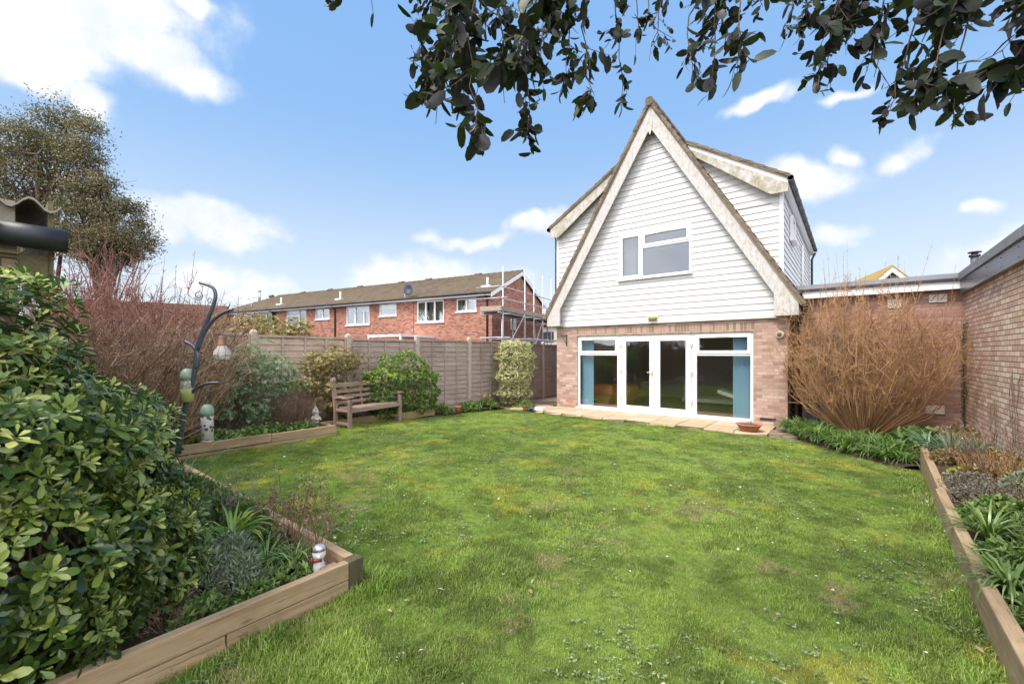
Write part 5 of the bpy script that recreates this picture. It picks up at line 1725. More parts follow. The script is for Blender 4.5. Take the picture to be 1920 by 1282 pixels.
# ---- overhanging tree: trunk beside the photographer, sprays hanging into the top of the view
ot = thing('overhanging_tree', 'overhanging evergreen tree whose dark leafy sprays hang across the top of the view', 'tree', (1.15, -1.3, .25))
segs = []
tr = [np.array(p) for p in ((1.15, -1.3, .2), (1.1, -1.25, 1.2), (1.0, -1.1, 2.2), (.8, -.9, 3.0), (.5, -.4, 3.6))]
for i in range(4): segs.append((tuple(tr[i]), tuple(tr[i + 1]), .11 - .018 * i, .11 - .018 * (i + 1)))
SPR = [  # start (px, py), end (px, py), depth, leaves, leaf scale
    ((690, -90), (640, 30), 1.9, 26, .8), ((730, -100), (700, 60), 1.8, 24, .85), ((760, -110), (785, 60), 2.0, 16, .7),
    ((800, -90), (790, 120), 1.5, 22, 1.0), ((830, -100), (780, 220), 1.5, 46, 1.0), ((860, -90), (815, 270), 1.45, 46, 1.1), ((880, -80), (880, 230), 1.5, 52, 1.05),
    ((920, -90), (905, 285), 1.4, 44, 1.25), ((930, -80), (945, 230), 1.6, 50, 1.0), ((970, -90), (985, 290), 1.6, 52, .95), ((1000, -80), (930, 160), 1.3, 34, 1.25),
    ((1040, -90), (1000, 180), 1.7, 46, .9), ((1080, -80), (1060, 190), 1.7, 44, .95), ((1110, -90), (1110, 215), 1.6, 34, 1.0), ((1130, -90), (1165, 230), 1.7, 34, .85), ((1170, -90), (1190, 140), 1.9, 16, .7),
    ((900, -60), (840, 140), 1.9, 40, .8), ((1010, -60), (1060, 110), 1.9, 40, .75), ((1090, -60), (1040, 60), 1.6, 30, .9),
    ((1250, -80), (1215, 150), 1.9, 26, .8), ((1230, -70), (1260, 110), 2.0, 18, .7), ((1290, -80), (1320, 70), 1.7, 22, .9),
    ((1370, -90), (1340, 190), 1.55, 46, 1.0), ((1400, -80), (1385, 170), 1.5, 30, 1.1), ((1330, -70), (1300, 190), 1.7, 22, .8), ((1400, -60), (1430, 50), 1.8, 14, .7),
    ((1500, -90), (1470, 110), 1.8, 30, .8), ((1560, -90), (1510, 60), 1.7, 30, .85), ((1650, -90), (1540, 120), 1.5, 46, 1.0), ((1680, -80), (1530, 190), 1.5, 52, .95), ((1690, -90), (1640, 185), 1.5, 44, 1.05), ((1580, -80), (1600, 90), 1.8, 30, .8),
    ((1800, -90), (1660, 260), 1.45, 30, .9), ((1830, -90), (1720, 230), 1.35, 54, 1.15), ((1850, -80), (1790, 270), 1.5, 44, .95), ((1900, -80), (1760, 90), 1.5, 46, 1.0), ((1960, -80), (1860, 190), 1.25, 44, 1.25), ((2000, -60), (1900, 170), 1.2, 30, 1.2), ((1740, -80), (1800, 60), 1.7, 34, .9), ((1890, -60), (1915, 60), 1.6, 26, .9),
    ((150, -60), (92, 2), 1.9, 6, .5)]
LP, LD, LL, LV = [], [], [], []
hub = [np.array(tr[-1]), np.array([.0, .6, 3.7]), np.array([-.9, .9, 3.5]), np.array([.5, 1.2, 3.4])]
segs.append((tuple(tr[-1]), tuple(hub[1]), .045, .03)); segs.append((tuple(hub[1]), tuple(hub[2]), .03, .018)); segs.append((tuple(hub[1]), tuple(hub[3]), .03, .018))
for (s_, e_, dpt, nl, sc) in SPR:
    A = np.array(at(s_[0], s_[1], dpt)) + np.array([0, 0, .05]); B = np.array(at(e_[0], e_[1] - 36, dpt * rng.uniform(.95, 1.05)))
    h_ = min(hub[1:], key=lambda q: np.linalg.norm(q - A))
    mid = (h_ + A) / 2 + np.array([0, 0, .15])
    segs.append((tuple(h_), tuple(mid), .012, .008)); segs.append((tuple(mid), tuple(A), .008, .0045))
    K = 8
    bow = rng.normal(size=3) * .04
    pts = [A + (B - A) * q + bow * math.sin(q * 3.14) + rng.normal(size=3) * .006 for q in np.linspace(0, 1, K + 1)]
    for i in range(K): segs.append((tuple(pts[i]), tuple(pts[i + 1]), .0032 * (1 - i / K) + .0011, .0032 * (1 - (i + 1) / K) + .0011))
    L_ = np.linalg.norm(B - A)
    ntw = max(2, int(nl / 2.3))
    done = 0
    for k in range(ntw):
        q = rng.uniform(.15, .97); i = min(int(q * K), K - 1); p = pts[i] + (pts[i + 1] - pts[i]) * (q * K - i)
        d = unit(unit(B - A) * .5 + rng.normal(size=3) * .75 + np.array([0, 0, -.35]))
        tl = rng.uniform(.05, .12) * sc
        e2 = p + d * tl
        segs.append((tuple(p), tuple(e2), .0014, .0008))
        for j in range(5):
            f = (j + .6) / 5
            LP.append(p + d * tl * f); LD.append(unit(d * .55 + rng.normal(size=3) * .75 + np.array([0, 0, -.45])))
            LL.append(.054 * sc * rng.uniform(.5, 1.3)); LV.append(rng.beta(1.6, 2.2))
    if rng.random() < .8:
        LP.append(B); LD.append(unit(unit(B - A) + rng.normal(size=3) * .3)); LL.append(.065 * sc); LV.append(.5)
LP, LD, LL, LV = map(np.array, (LP, LD, LL, LV))
twigs_mesh('branches', segs, m_bark, ot, 5)
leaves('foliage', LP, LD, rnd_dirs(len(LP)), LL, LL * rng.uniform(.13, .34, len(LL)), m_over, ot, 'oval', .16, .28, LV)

# ------------------------------------------------------------------ bench
bench = thing('garden_bench', 'weathered wooden garden bench with slatted back and open arms on the lawn edge', 'bench', (-7.9, 5.08, float(zl(-7.9, 5.08)) - .01), R(9.3))
bench.scale = (.85, .97, 1)


def lb(mb_, name, mat, parent=None, bevel=.006, **k): return mb_.build(name, mat, parent or bench, local=True, bevel=bevel, **k)


for sy in (-1, 1):
    y = .69 * sy
    mb = MB(); mb.bbox(.22, .29, y - .035, y + .035, 0, .60, .01); lb(mb, 'leg', m_benchz, bevel=0)
    mb = MB()                                    # raked rear post with a rounded head
    mb.hexa([(-.27, y - .035, 0), (-.20, y - .035, 0), (-.20, y + .035, 0), (-.27, y + .035, 0), (-.27, y - .035, .42), (-.19, y - .035, .42), (-.19, y + .035, .42), (-.27, y + .035, .42)])
    mb.hexa([(-.27, y - .035, .42), (-.19, y - .035, .42), (-.19, y + .035, .42), (-.27, y + .035, .42), (-.36, y - .035, .93), (-.29, y - .035, .93), (-.29, y + .035, .93), (-.36, y + .035, .93)])
    mb.tube([(-.325, y - .042, .96), (-.325, y + .042, .96)], .055, 14)
    lb(mb, 'leg', m_benchz)
    mb = MB()
    for a, b, za, zb in ((-.25, -.1, .60, .622), (-.1, .12, .622, .605), (.12, .34, .605, .64)):
        mb.hexa([(a, y - .04, za), (b, y - .04, zb), (b, y + .04, zb), (a, y + .04, za), (a, y - .04, za + .035), (b, y - .04, zb + .035), (b, y + .04, zb + .035), (a, y + .04, za + .035)])
    lb(mb, 'armrest', m_bench)
    mb = MB(); mb.box(-.2, .22, y - .022, y + .022, .10, .15); lb(mb, 'stretcher', m_bench)
    mb = MB(); mb.box(-.2, .22, y - .022, y + .022, .355, .415); lb(mb, 'seat_rail', m_bench)
mb = MB()
for k in range(6): mb.bbox(-.17 + .072 * k, -.17 + .072 * k + .056, -.655, .655, .418, .438, .004)
lb(mb, 'seat', m_bench, bevel=0)
mb = MB(); mb.box(.232, .275, -.655, .655, .345, .416); lb(mb, 'front_rail', m_bench)
for z in (.49, .60, .71, .83):
    x = -.20 - (z - .42) * .17
    mb = MB(); hh = .06 if z < .8 else .075
    mb.beam((x - .012, -.655, z + hh / 2), (x - .012, .655, z + hh / 2 + random.uniform(-.004, .004)), .024, hh, (0.17, 0, 1)); lb(mb, 'back_slat', m_bench, bevel=.004)
mb = MB(); mb.beam((-.235, -.01, .42), (-.31, -.01, .86), .05, .02, (1, 0, 0)); lb(mb, 'back_brace', m_benchz)

# ------------------------------------------------------------------ bird feeder pole with three hanging things
FD = 3.2
fp = thing('feeder_pole', 'blue grey metal branching bird feeder pole standing in the near bed', 'feeder pole', tuple(at(338, 840, FD)))


def P_(px, py, dd=0.0): return tuple(at(px, py, FD + dd))


def curve(pts, k=5):
    pts = [Vector(p) for p in pts]
    out = []
    for i in range(len(pts) - 1):
        p0, p1, p2, p3 = pts[max(i - 1, 0)], pts[i], pts[i + 1], pts[min(i + 2, len(pts) - 1)]
        for j in range(k):
            t_ = j / k
            out.append(.5 * ((2 * p1) + (p2 - p0) * t_ + (2 * p0 - 5 * p1 + 4 * p2 - p3) * t_ ** 2 + (3 * p1 - p0 - 3 * p2 + p3) * t_ ** 3))
    out.append(pts[-1])
    return out


def taper(c, a, b): return [a + (b - a) * i / (len(c) - 1) for i in range(len(c))]


c = curve([P_(334, 850), P_(342, 790), P_(352, 745), P_(364, 700), P_(370, 650), P_(384, 612), P_(400, 572), P_(404, 552), P_(397, 538), P_(374, 530)])
mb = MB(); mb.tube(c, taper(c, .021, .010), 10); mb.build('stem', m_metalpole, fp)
for nm, pts, a, b in (('arm', [P_(370, 655), P_(384, 622), P_(400, 600), P_(420, 586), P_(437, 580)], .015, .012), ('arm', [P_(368, 690), P_(371, 668), P_(363, 650), P_(347, 640)], .017, .012),
                      ('arm', [P_(349, 756), P_(360, 735), P_(384, 720), P_(411, 717)], .016, .008)):
    c = curve(pts); mb = MB(); mb.tube(c, taper(c, a, b), 10); mb.build(nm, m_metalpole, fp)
mb = MB()
c = curve([P_(412, 590), P_(424, 582), P_(432, 568)]); mb.tube(c, taper(c, .014, .002), 6)
sc_ = [P_(372 + r_ * math.cos(a), 554 + r_ * math.sin(a)) for a, r_ in [(k * .6, 4 + k * .35) for k in range(16)]]
mb.tube(curve(sc_, 2), .003, 5)
sc_ = [P_(394 + r_ * math.cos(-a), 562 + r_ * math.sin(-a)) for a, r_ in [(k * .6, 2 + k * .5) for k in range(10)]]
mb.tube(curve(sc_, 2), .003, 5)
mb.build('leaf_scroll', m_metalpole, fp)
m_feedcap = plain('sage_green_plastic', (0.22, 0.30, 0.22), 0.45, var=.08)


def _mesh(fill, tint):
    def fn(g):
        uvn = g.n('ShaderNodeTexCoord').outputs['Object']
        vo = g.n('ShaderNodeTexVoronoi', {'Vector': uvn, 'Scale': fill}).outputs[0]
        b = pbsdf(g, g.mix(g.step(vo, .3, .42), tint[0], tint[1]), .5)
        return b
    return fn


m_seed1 = material('peanut_mesh', _mesh(45, ((0.62, 0.60, 0.54), (0.34, 0.32, 0.26))))
m_seed2 = material('holed_tube', _mesh(32, ((0.10, 0.08, 0.07), (0.66, 0.62, 0.58))))
m_seedg = plain('mouldy_green_seed', (0.42, 0.46, 0.16), .8, var=.3, scale=30)
for px, py, top, lab, mt, low in ((351, 690, 62, 'green capped bird feeder with green seed hanging on the left arm of the pole', m_seed1, True), (388, 757, 71, 'green capped bird feeder with dark holes hanging lowest on the right of the pole', m_seed2, False)):
    c0 = at(px, py, FD); hgt = top / 795 * FD
    t = thing('bird_feeder', lab, 'bird feeder', (c0.x, c0.y, c0.z - hgt), group='tubular bird feeders on the pole')
    r_ = .045
    mb = MB(); mb.lathe([(.0, -.0), (r_ * .55, -.008), (r_ * .88, -.028), (r_ * 1.02, -.055), (r_ * 1.02, -.088), (r_ * .9, -.09)], tuple(c0), 20); mb.build('cap', m_feedcap, t)
    mb = MB(); mb.lathe([(r_ * .93, -.086), (r_ * .93, -hgt), (0, -hgt)], tuple(c0), 20); tb_ = mb.build('tube', mt, t)
    if low:
        mb = MB(); mb.lathe([(r_ * .955, -hgt * .62), (r_ * .955, -hgt - .002), (0, -hgt - .002)], tuple(c0), 20); mb.build('seed', m_seedg, t)
    else:
        mb = MB(); mb.lathe([(r_ * 1.0, -hgt + .015), (r_ * 1.0, -hgt), (0, -hgt - .001)], tuple(c0), 20); mb.build('base', m_cream, t)
    mb = MB()
    hk = [c0 + Vector((0, 0, 0)), c0 + Vector((.018, -.018, .03)), c0 + Vector((.0, 0, .06)), c0 + Vector((-.012, .012, .03)), c0]
    mb.tube(curve(hk, 4), .0028, 5)
    arm = at(352, 645, FD) if low else at(396, 719, FD)
    mb.tube(curve([c0 + Vector((0, 0, .055)), (c0 + arm) / 2 + Vector((.015, -.015, .02)), arm], 5), .0025, 5)
    mb.build('hook', m_grimy, t)
c0 = at(417, 676, FD)
t = thing('glass_lantern', 'small round clear glass lantern with rusty top hanging beside the feeder pole', 'lantern', tuple(c0))
m_lant = material('lantern_glass', lambda g: g.n('ShaderNodeMixShader', {0: .5, 1: pbsdf(g, (.66, .60, .55), .25), 2: g.n('ShaderNodeBsdfTransparent', {'Color': (1, 1, 1, 1)})}))
mb = MB(); mb.lathe([(.02, .0), (.05, .012), (.063, .04), (.058, .07), (.035, .10), (.026, .12)], tuple(c0), 20); mb.build('glass', m_lant, t)
mb = MB(); mb.lathe([(0, .155), (.012, .15), (.03, .115), (.028, .11), (.026, .17), (.02, .185), (0, .19)], tuple(c0), 14); mb.lathe([(0, 0), (.022, 0), (.022, .006)], tuple(c0), 14); mb.build('lid', plain('rusty_metal', (.16, .075, .045), .7, var=.3), t)
mb = MB(); tip = at(436, 583, FD)
mb.tube(curve([c0 + Vector((0, 0, .185)), c0 + Vector((0, 0, .26)), tip], 4), .002, 5)
for k in range(8):
    a = k * .785; mb.tube([c0 + Vector((.064 * math.cos(a) * q_, .064 * math.sin(a) * q_, z_)) for q_, z_ in ((.4, .0), (.85, .012), (1.02, .04), (.93, .07), (.58, .10), (.46, .12))], .0012, 4)
mb.lathe([(.065, .038), (.0665, .040), (.065, .042)], tuple(c0), 20)
mb.build('wire', m_grimy, t)
mb = MB(); mb.tube([c0 + Vector((0, 0, .01)), c0 + Vector((0, 0, .05))], .02, 10); mb.build('candle', m_whitefab, t)

# ------------------------------------------------------------------ stone figure, ornament, pots
t = thing('stone_figure', 'small pale stone figure in pointed hat standing at the end of the raised bed', 'statue', (-7.62, 3.80, .22))
c0 = (-7.62, 3.80, .22)
mb = MB(); mb.lathe([(0, 0), (.075, 0), (.08, .03), (.06, .06), (.055, .12), (.065, .16)], c0, 16); mb.build('plinth', m_stone, t)
mb = MB(); mb.lathe([(.058, .15), (.075, .18), (.08, .22), (.062, .255), (.04, .27)], c0, 16); mb.tube([Vector(c0) + Vector((.04, -.06, .23)), Vector(c0) + Vector((.09, -.02, .2)), Vector(c0) + Vector((.08, .03, .22))], .02, 8)
mb.tube([Vector(c0) + Vector((.0, .07, .23)), Vector(c0) + Vector((.07, .06, .19)), Vector(c0) + Vector((.09, .02, .21))], .02, 8); mb.build('body', m_stone, t)
mb = MB(); mb.ball(Vector(c0) + Vector((.005, 0, .30)), .055, .055, .05); mb.ball(Vector(c0) + Vector((.06, 0, .295)), .014); mb.lathe([(.06, .315), (.066, .325), (.05, .36), (.025, .41), (.006, .45), (0, .455)], c0, 14); mb.ball(Vector(c0) + Vector((.04, 0, .265)), .035, .04, .035); mb.build('head', m_stone, t)
c0 = (-2.62, 1.33, .235)
t = thing('garden_ornament', 'little white headed ornament with red scarf in the corner of the near raised bed', 'ornament', c0)
C0 = Vector(c0)
mb = MB(); mb.lathe([(0, 0), (.04, 0), (.045, .03), (.03, .07), (.022, .09)], c0, 14); mb.build('body', plain('white_glaze', (.7, .68, .66), .25, var=.05), t)
mb = MB(); mb.ball(C0 + Vector((0, 0, .125)), .040, .040, .045, 18, 12); mb.ball(C0 + Vector((.035, -.02, .118)), .012); mb.build('head', bpy.data.materials['white_glaze'], t)
mb = MB(); mb.lathe([(.036, .148), (.041, .145), (.038, .165), (.022, .180), (0, .184)], c0, 16); mb.build('cap', plain('silver_cap', (.55, .55, .6), .25, metal=.6), t)
mb = MB(); mb.tube([C0 + Vector((-.03, -.02, .095)), C0 + Vector((.01, -.035, .09)), C0 + Vector((.035, .0, .092))], .010, 8); mb.tube([C0 + Vector((-.03, -.02, .095)), C0 + Vector((-.045, -.035, .06)), C0 + Vector((-.06, -.045, .03))], .014, 8); mb.build('scarf', plain('dark_red_glaze', (.22, .02, .025), .3), t)


def pot(name, label, c, R_, h, mat, rim=.012, group=None):
    t_ = thing(name, label, 'plant pot', c, group=group)
    m_ = MB(); m_.lathe([(0, 0), (R_ * .62, 0), (R_ * .82, h * .45), (R_ * .95, h * .8), (R_, h * .82), (R_ + rim, h * .86), (R_ + rim, h), (R_ - .01, h), (R_ - .02, h * .8)], c, 28); m_.build('pot', mat, t_)
    m_ = MB(); m_.lathe([(R_ - .012, h * .82), (0, h * .88)], c, 20); m_.build('soil', m_soil, t_)
    return t_


t = pot('terracotta_bowl', 'shallow terracotta bowl pot at the right end of the paving', (-1.66, 9.98, 0.0), .235, .155, m_terracotta)
segs = []
for k in range(46):
    a = rng.uniform(0, 6.28); r_ = rng.uniform(0, .19); p = np.array([-1.66 + r_ * math.cos(a), 9.98 + r_ * math.sin(a), .13]); segs.append((tuple(p), tuple(p + np.array([rng.normal(0, .03), rng.normal(0, .03), rng.uniform(.04, .12)])), .004, .002))
twigs_mesh('dry_stems', segs, m_twiggrey, t)
t = pot('terracotta_pot', 'small terracotta pot of fern at the left end of the paving', (-7.27, 9.72, -.03), .10, .17, m_terracotta)
t3 = pot('blue_pot', 'small glazed blue pot on its side of the paving end', (-7.05, 9.70, -.02), .07, .09, plain('blue_glaze', (.03, .06, .22), .2))
mb = MB(); mb.bbox(-7.0, -6.74, 9.80, 9.95, .0, .10, .01); t = mb.build('white_trough', m_upvc); tag(t, 'short white plastic trough beside the blue pot', 'trough')
t = pot('terracotta_pot', 'tiny orange pot among the border grass under the fence', (-8.45, 8.2, .02), .09, .14, m_terracotta)


# ------------------------------------------------------------------ strap leaved and low plants
def straps(name, clumps, mat, parent=None, **kw):
    """clumps: (x, y, z, n, length, width, lean)"""
    V, Q, A = [], [], []
    K = 6
    for (x, y, z, n, L_, w_, lean) in clumps:
        for _ in range(n):
            a = rng.uniform(0, 6.283)
            o_ = np.array([math.cos(a), math.sin(a), 0]); s_ = np.array([-math.sin(a), math.cos(a), 0])
            l_ = L_ * rng.uniform(.55, 1.1); ln = lean * rng.uniform(.5, 1.3)
            th = rng.uniform(.08, .5); p = np.array([x, y, z]) + o_ * rng.uniform(0, .03)
            tone = np.clip(rng.normal(.5, .22), 0, 1)
            ww = w_ * rng.uniform(.7, 1.2); base = len(V)
            tw2 = rng.normal(0, .3)
            for k in range(K + 1):
                q = k / K
                wd = ww * (.75 + .25 * math.sin(q * 3.14)) * (1 - q ** 4)
                side = s_ * math.cos(tw2 * q) + np.array([0, 0, 1]) * math.sin(tw2 * q)
                V.append(p - side * wd); V.append(p + side * wd); A += [tone, tone]
                d = o_ * math.sin(th) + np.array([0, 0, math.cos(th)])
                p = p + d * l_ / K
                th += ln / K * (1 + q)
            for k in range(K): Q.append((base + 2 * k, base + 2 * k + 1, base + 2 * k + 3, base + 2 * k + 2))
    return np_mesh(name, np.array(V), np.array(Q), None, mat, parent, A, **kw)


n_s = 0
for k in range(48):                               # individual clumps along the foot of the extension
    x = rng.uniform(-1.05, .72); e = 10.35 - 1.28 * (x + 1.2)
    y = e + .12 + (rng.random() ** 1.4) * min(1.3, 11.7 - e - .1)
    z = float(bedz(x, y))
    o = straps('strap_leaf_plant', [(x, y, z - .01, 50, .46, .010, 1.8)], m_strap)
    tag(o, 'arching green strap leaved plant in the drift below the bare orange shrub', 'plant', 'strap leaved plants below the orange shrub')
for (x, y, L_, lab) in ((1.0, 7.7, .52, 'blue green strap leaved clump at the far end of the right bed'), (1.3, 8.1, .5, 'blue green strap leaved clump beside the garage wall at the far bed end'), (.85, 8.35, .5, 'blue green strap leaved clump just beyond the end of the right edging')):
    o = straps('blue_strap_plant', [(x, y, .22, 60, L_, .012, 1.5)], m_bluestrap); tag(o, lab, 'plant')
for (x, y, L_, n, lab) in ((.78, 4.55, .42, 90, 'arching grassy clump spilling over the right edging near its middle'), (.70, 3.62, .40, 90, 'arching grassy clump spilling over the nearest part of the right edging'), (1.0, 4.2, .36, 60, 'green grassy clump in the right bed behind the spilling clump'),
                           (1.15, 3.7, .34, 60, 'green grassy clump deep in the right bed near the camera'), (1.05, 3.1, .34, 70, 'lowest green grassy clump in the right bed')):
    o = straps('grassy_clump', [(x, y, .24, n, L_, .007, 2.2)], m_strap); tag(o, lab, 'plant')
o = straps('daylily_clump', [(-3.45, 1.12, .23, 60, .48, .012, 2.2)], leafmat('fresh_yellow_strap', [(0, (.12, .22, .03)), (.6, (.26, .38, .05)), (1, (.55, .52, .14))], rough=.35)); tag(o, 'fresh yellow green strap leaved clump in the near bed', 'plant')
o = straps('spiky_clump', [(-4.3, .95, .23, 60, .75, .008, .9)], m_bluestrap); tag(o, 'upright thin leaved clump behind the feeder pole foot', 'plant')
for (x, y) in ((-2.95, 1.15), (-2.8, 1.25)):
    o = straps('thin_leaf_clump', [(x, y, .23, 70, .30, .005, 2.2)], m_strap); tag(o, 'thin green leaved clump beside the ornament in the near bed corner', 'plant', 'thin leaved clumps in the bed corner')


def cover(name, label, pts, L, Wr, mat, n, h, cat='plant', group=None, nl=4, flat=.5):
    """low leafy mound or drift; pts: (x, y, radius, z)"""
    P, D = [], []
    for (x, y, r_, z) in pts:
        k = int(n / len(pts))
        a = rng.uniform(0, 6.283, k); rr = rng.random(k) ** .5
        zz = z + h * (1 - rr ** 2) * rng.uniform(.45, 1.05, k)
        P.append(np.stack([x + np.cos(a) * rr * r_, y + np.sin(a) * rr * r_, zz], 1)); D.append(unit(np.stack([np.cos(a) * rr, np.sin(a) * rr, np.full(k, flat)], 1)))
    P, D = np.concatenate(P), np.concatenate(D)
    n_ = len(P)
    AP = np.repeat(P, nl, 0); AD = unit(np.repeat(D, nl, 0) * .6 + rnd_dirs(n_ * nl, .3))
    o_ = leaves(name, AP, AD, rnd_dirs(n_ * nl, 1.2), L * rng.uniform(.6, 1.2, n_ * nl), L * Wr, mat, shape='ovate', simple=L < .06)
    return tag(o_, label, cat, group)


# fence side bed
cover('groundcover_plant', 'leafy green ground cover along the pale timber edging, left part', [(-7.75, 2.3, .45, .22), (-7.7, 2.8, .4, .22)], .075, .3, m_cover, 420, .16)
cover('groundcover_plant', 'leafy green ground cover around the foot of the stone figure', [(-7.7, 3.3, .38, .22), (-7.62, 3.6, .3, .22), (-7.9, 3.2, .3, .24)], .07, .28, m_cover, 420, .20)
cover('border_plant', 'tufty green border plants below the fence beyond the bright green bush', [(-8.45, 7.6, .3, .03), (-8.4, 8.6, .32, .03), (-8.45, 9.4, .3, .03)], .12, .12, m_cover, 420, .22)
cover('border_plant', 'green plants behind the bench legs', [(-8.45, 5.0, .3, .15), (-8.4, 5.8, .3, .15)], .08, .2, m_cover, 260, .15)
for k, (x, y) in enumerate(((-8.45, 9.15), (-8.42, 9.5))):
    t = thing('daffodil', 'yellow daffodils in leaf below the fence beside the variegated shrub', 'flower', (x, y, .03), group='daffodils below the fence')
    straps('leaves', [(x, y, .03, 26, .32, .007, .7)], m_strap, t)
    m_ = MB()
    for j in range(5):
        q = Vector((x + rng.normal(0, .07), y + rng.normal(0, .07), .36 + rng.uniform(-.04, .04))); m_.lathe([(0, 0), (.014, .0), (.018, .03)], tuple(q), 8)
        m_.lathe([(.0, 0), (.04, .004), (.002, .006)], tuple(q), 6)
    m_.build('flowers', plain('daffodil_yellow', (.75, .42, .03), .5), t)
cover('fern', 'small feathery fern growing in the terracotta pot', [(-7.27, 9.72, .13, .13)], .07, .10, m_cover, 90, .14)
cover('fern', 'low feathery plant under the variegated shrub by the side path', [(-7.75, 10.3, .35, -.03)], .08, .12, m_cover, 240, .25)
cover('weed_tuft', 'little green weed tuft growing at the house corner', [(-7.14, 10.98, .09, -.02)], .06, .2, m_cover, 40, .08)
# near bed
cover('lavender_mound', 'grey green lavender mound in the middle of the near bed', [(-2.95, .82, .20, .22), (-3.1, 1.0, .18, .22), (-2.78, .95, .13, .22)], .055, .08, m_lavend, 900, .24, nl=6)
fan_shrub('bare_stem_tangle', 'low tangle of thin brown stems behind the near edging boards', 'plant', (-2.72, .62, .22), 34, .24, .28, m_twigbrown, .12, 1, .0028, wig=.12)
cover('herb_patch', 'mixed low green herbs filling the near bed corner', [(-2.66, 1.15, .18, .22), (-2.9, 1.3, .15, .22), (-3.3, 1.3, .18, .22), (-2.62, .95, .14, .22)], .05, .22, m_cover, 620, .10)
cover('herb_patch', 'green weeds under the glossy shrub along the near edging', [(-2.62, .72, .14, .22), (-3.7, 1.25, .25, .22), (-4.2, 1.2, .3, .22)], .05, .2, m_cover, 500, .12)
for (x, y, n, h, lab) in ((-2.78, 1.36, 26, .44, 'dead brown flower stems standing at the corner of the near bed'), (-3.12, 1.36, 26, .50, 'dead brown flower stems along the back edge of the near bed'), (-3.5, 1.35, 12, .3, 'thin dead stems beside the yellow green clump')):
    t = thing('dead_flower_stems', lab, 'plant', (x, y, .22))
    segs = []; hp = []
    for k in range(n):
        b = np.array([x + rng.normal(0, .07), y + rng.normal(0, .05), .22]); d = unit(np.array([rng.normal(.12, .18), rng.normal(.05, .18), 1]))
        p = b; L_ = h * rng.uniform(.6, 1.1)
        for j in range(4):
            q = p + d * L_ / 4; segs.append((tuple(p), tuple(q), .0024, .0019)); p = q; d = unit(d + rng.normal(size=3) * .06)
        hp.append(p)
        for j in range(5): segs.append((tuple(p - d * L_ * .08 * j), tuple(p - d * L_ * .08 * j + rnd_dirs(1, .6)[0] * .03), .0014, .001))
    twigs_mesh('stems', segs, m_twigbrown, t)
    hp = np.array(hp); k = rng.integers(0, len(hp), 260)
    leaves('seed_heads', hp[k] + rng.normal(size=(260, 3)) * np.array([.009, .009, .03]), rnd_dirs(260, .6), rnd_dirs(260), .019, .007, m_twigbrown, t, simple=True)['kind'] = 'stuff'
# right bed
fan_shrub('dead_twig_shrub', 'tangle of dead reddish brown twigs against the garage wall, far end', 'shrub', (1.35, 7.3, .24), 34, .62, .65, m_twigbrown, .2, 2, .0045)
fan_shrub('dead_twig_shrub', 'tangle of dead grey brown twigs against the garage wall near the right frame edge', 'shrub', (1.42, 6.1, .24), 34, .70, .6, m_twigbrown, .2, 2, .0045)
fan_shrub('dead_twig_shrub', 'low tangle of grey twigs in the middle of the right bed', 'shrub', (1.45, 5.1, .24), 28, .5, .5, m_twigbrown, .2, 2, .0045)
fan_shrub('dry_brown_clump', 'tan dried clump beyond the lime green plant', 'shrub', (1.25, 6.9, .24), 90, .35, .35, m_twigorange, .12, 1, .004)
cover('lime_plant', 'bright lime green leafy plant in the right bed', [(1.0, 6.75, .17, .24)], .045, .4, m_lime, 260, .12)
cover('heath_mound', 'grey dormant heath mound in the right bed behind the timber edging', [(.98, 5.7, .32, .24), (1.2, 5.5, .3, .24), (.95, 6.1, .25, .24)], .03, .13, m_heath, 3000, .20, nl=5)
cover('heath_mound', 'dark low heath beside the lime green plant', [(.9, 6.45, .2, .24), (1.3, 6.2, .25, .24)], .03, .16, m_heath, 1100, .1, nl=4)
cover('leafy_mound', 'dark green leafy mound in the near part of the right bed', [(1.15, 4.6, .35, .25), (1.3, 4.1, .35, .25), (.95, 3.3, .28, .25), (1.3, 3.3, .35, .25), (1.0, 2.7, .3, .25)], .055, .22, m_cover, 2000, .20)
cover('broad_leaf_plant', 'broad dark green leaves under the bare orange shrub', [(.75, 9.3, .35, .1), (.95, 9.9, .35, .08)], .16, .32, m_cover, 150, .22)
cover('red_berry_sprig', 'red leaved sprig at the right frame edge in the bed', [(1.5, 5.55, .13, .42), (1.42, 4.9, .12, .38)], .035, .35, m_redleaf, 70, .12)
cover('bronze_groundcover', 'dull bronze plants at the far end of the right bed by the corner', [(1.3, 8.9, .4, .1), (1.2, 9.9, .4, .08), (1.5, 10.6, .3, .08)], .06, .25, m_bronze, 520, .3)
for (x, y, h, r_, mt, lab) in ((1.45, 7.9, .8, .7, m_twiggrey, 'dead twiggy shrub at the corner end of the right bed beside the blue green leaves'), (1.0, 5.4, .45, .45, m_twigbrown, 'low brown twigs behind the timber edging amid the grey heath'),
                             (1.5, 4.4, .75, .6, m_twigbrown, 'brown twiggy shrub against the garage wall in the near part of the bed'), (1.2, 3.5, .4, .4, m_twiggrey, 'thin grey dead stems among the nearest green leaves'), (.9, 7.4, .35, .3, m_twigred, 'short reddish stems next to the timber at the far end')):
    fan_shrub('dead_twig_shrub', lab, 'shrub', (x, y, .24), 24, h * .8, r_, mt, .15, 2, .004)
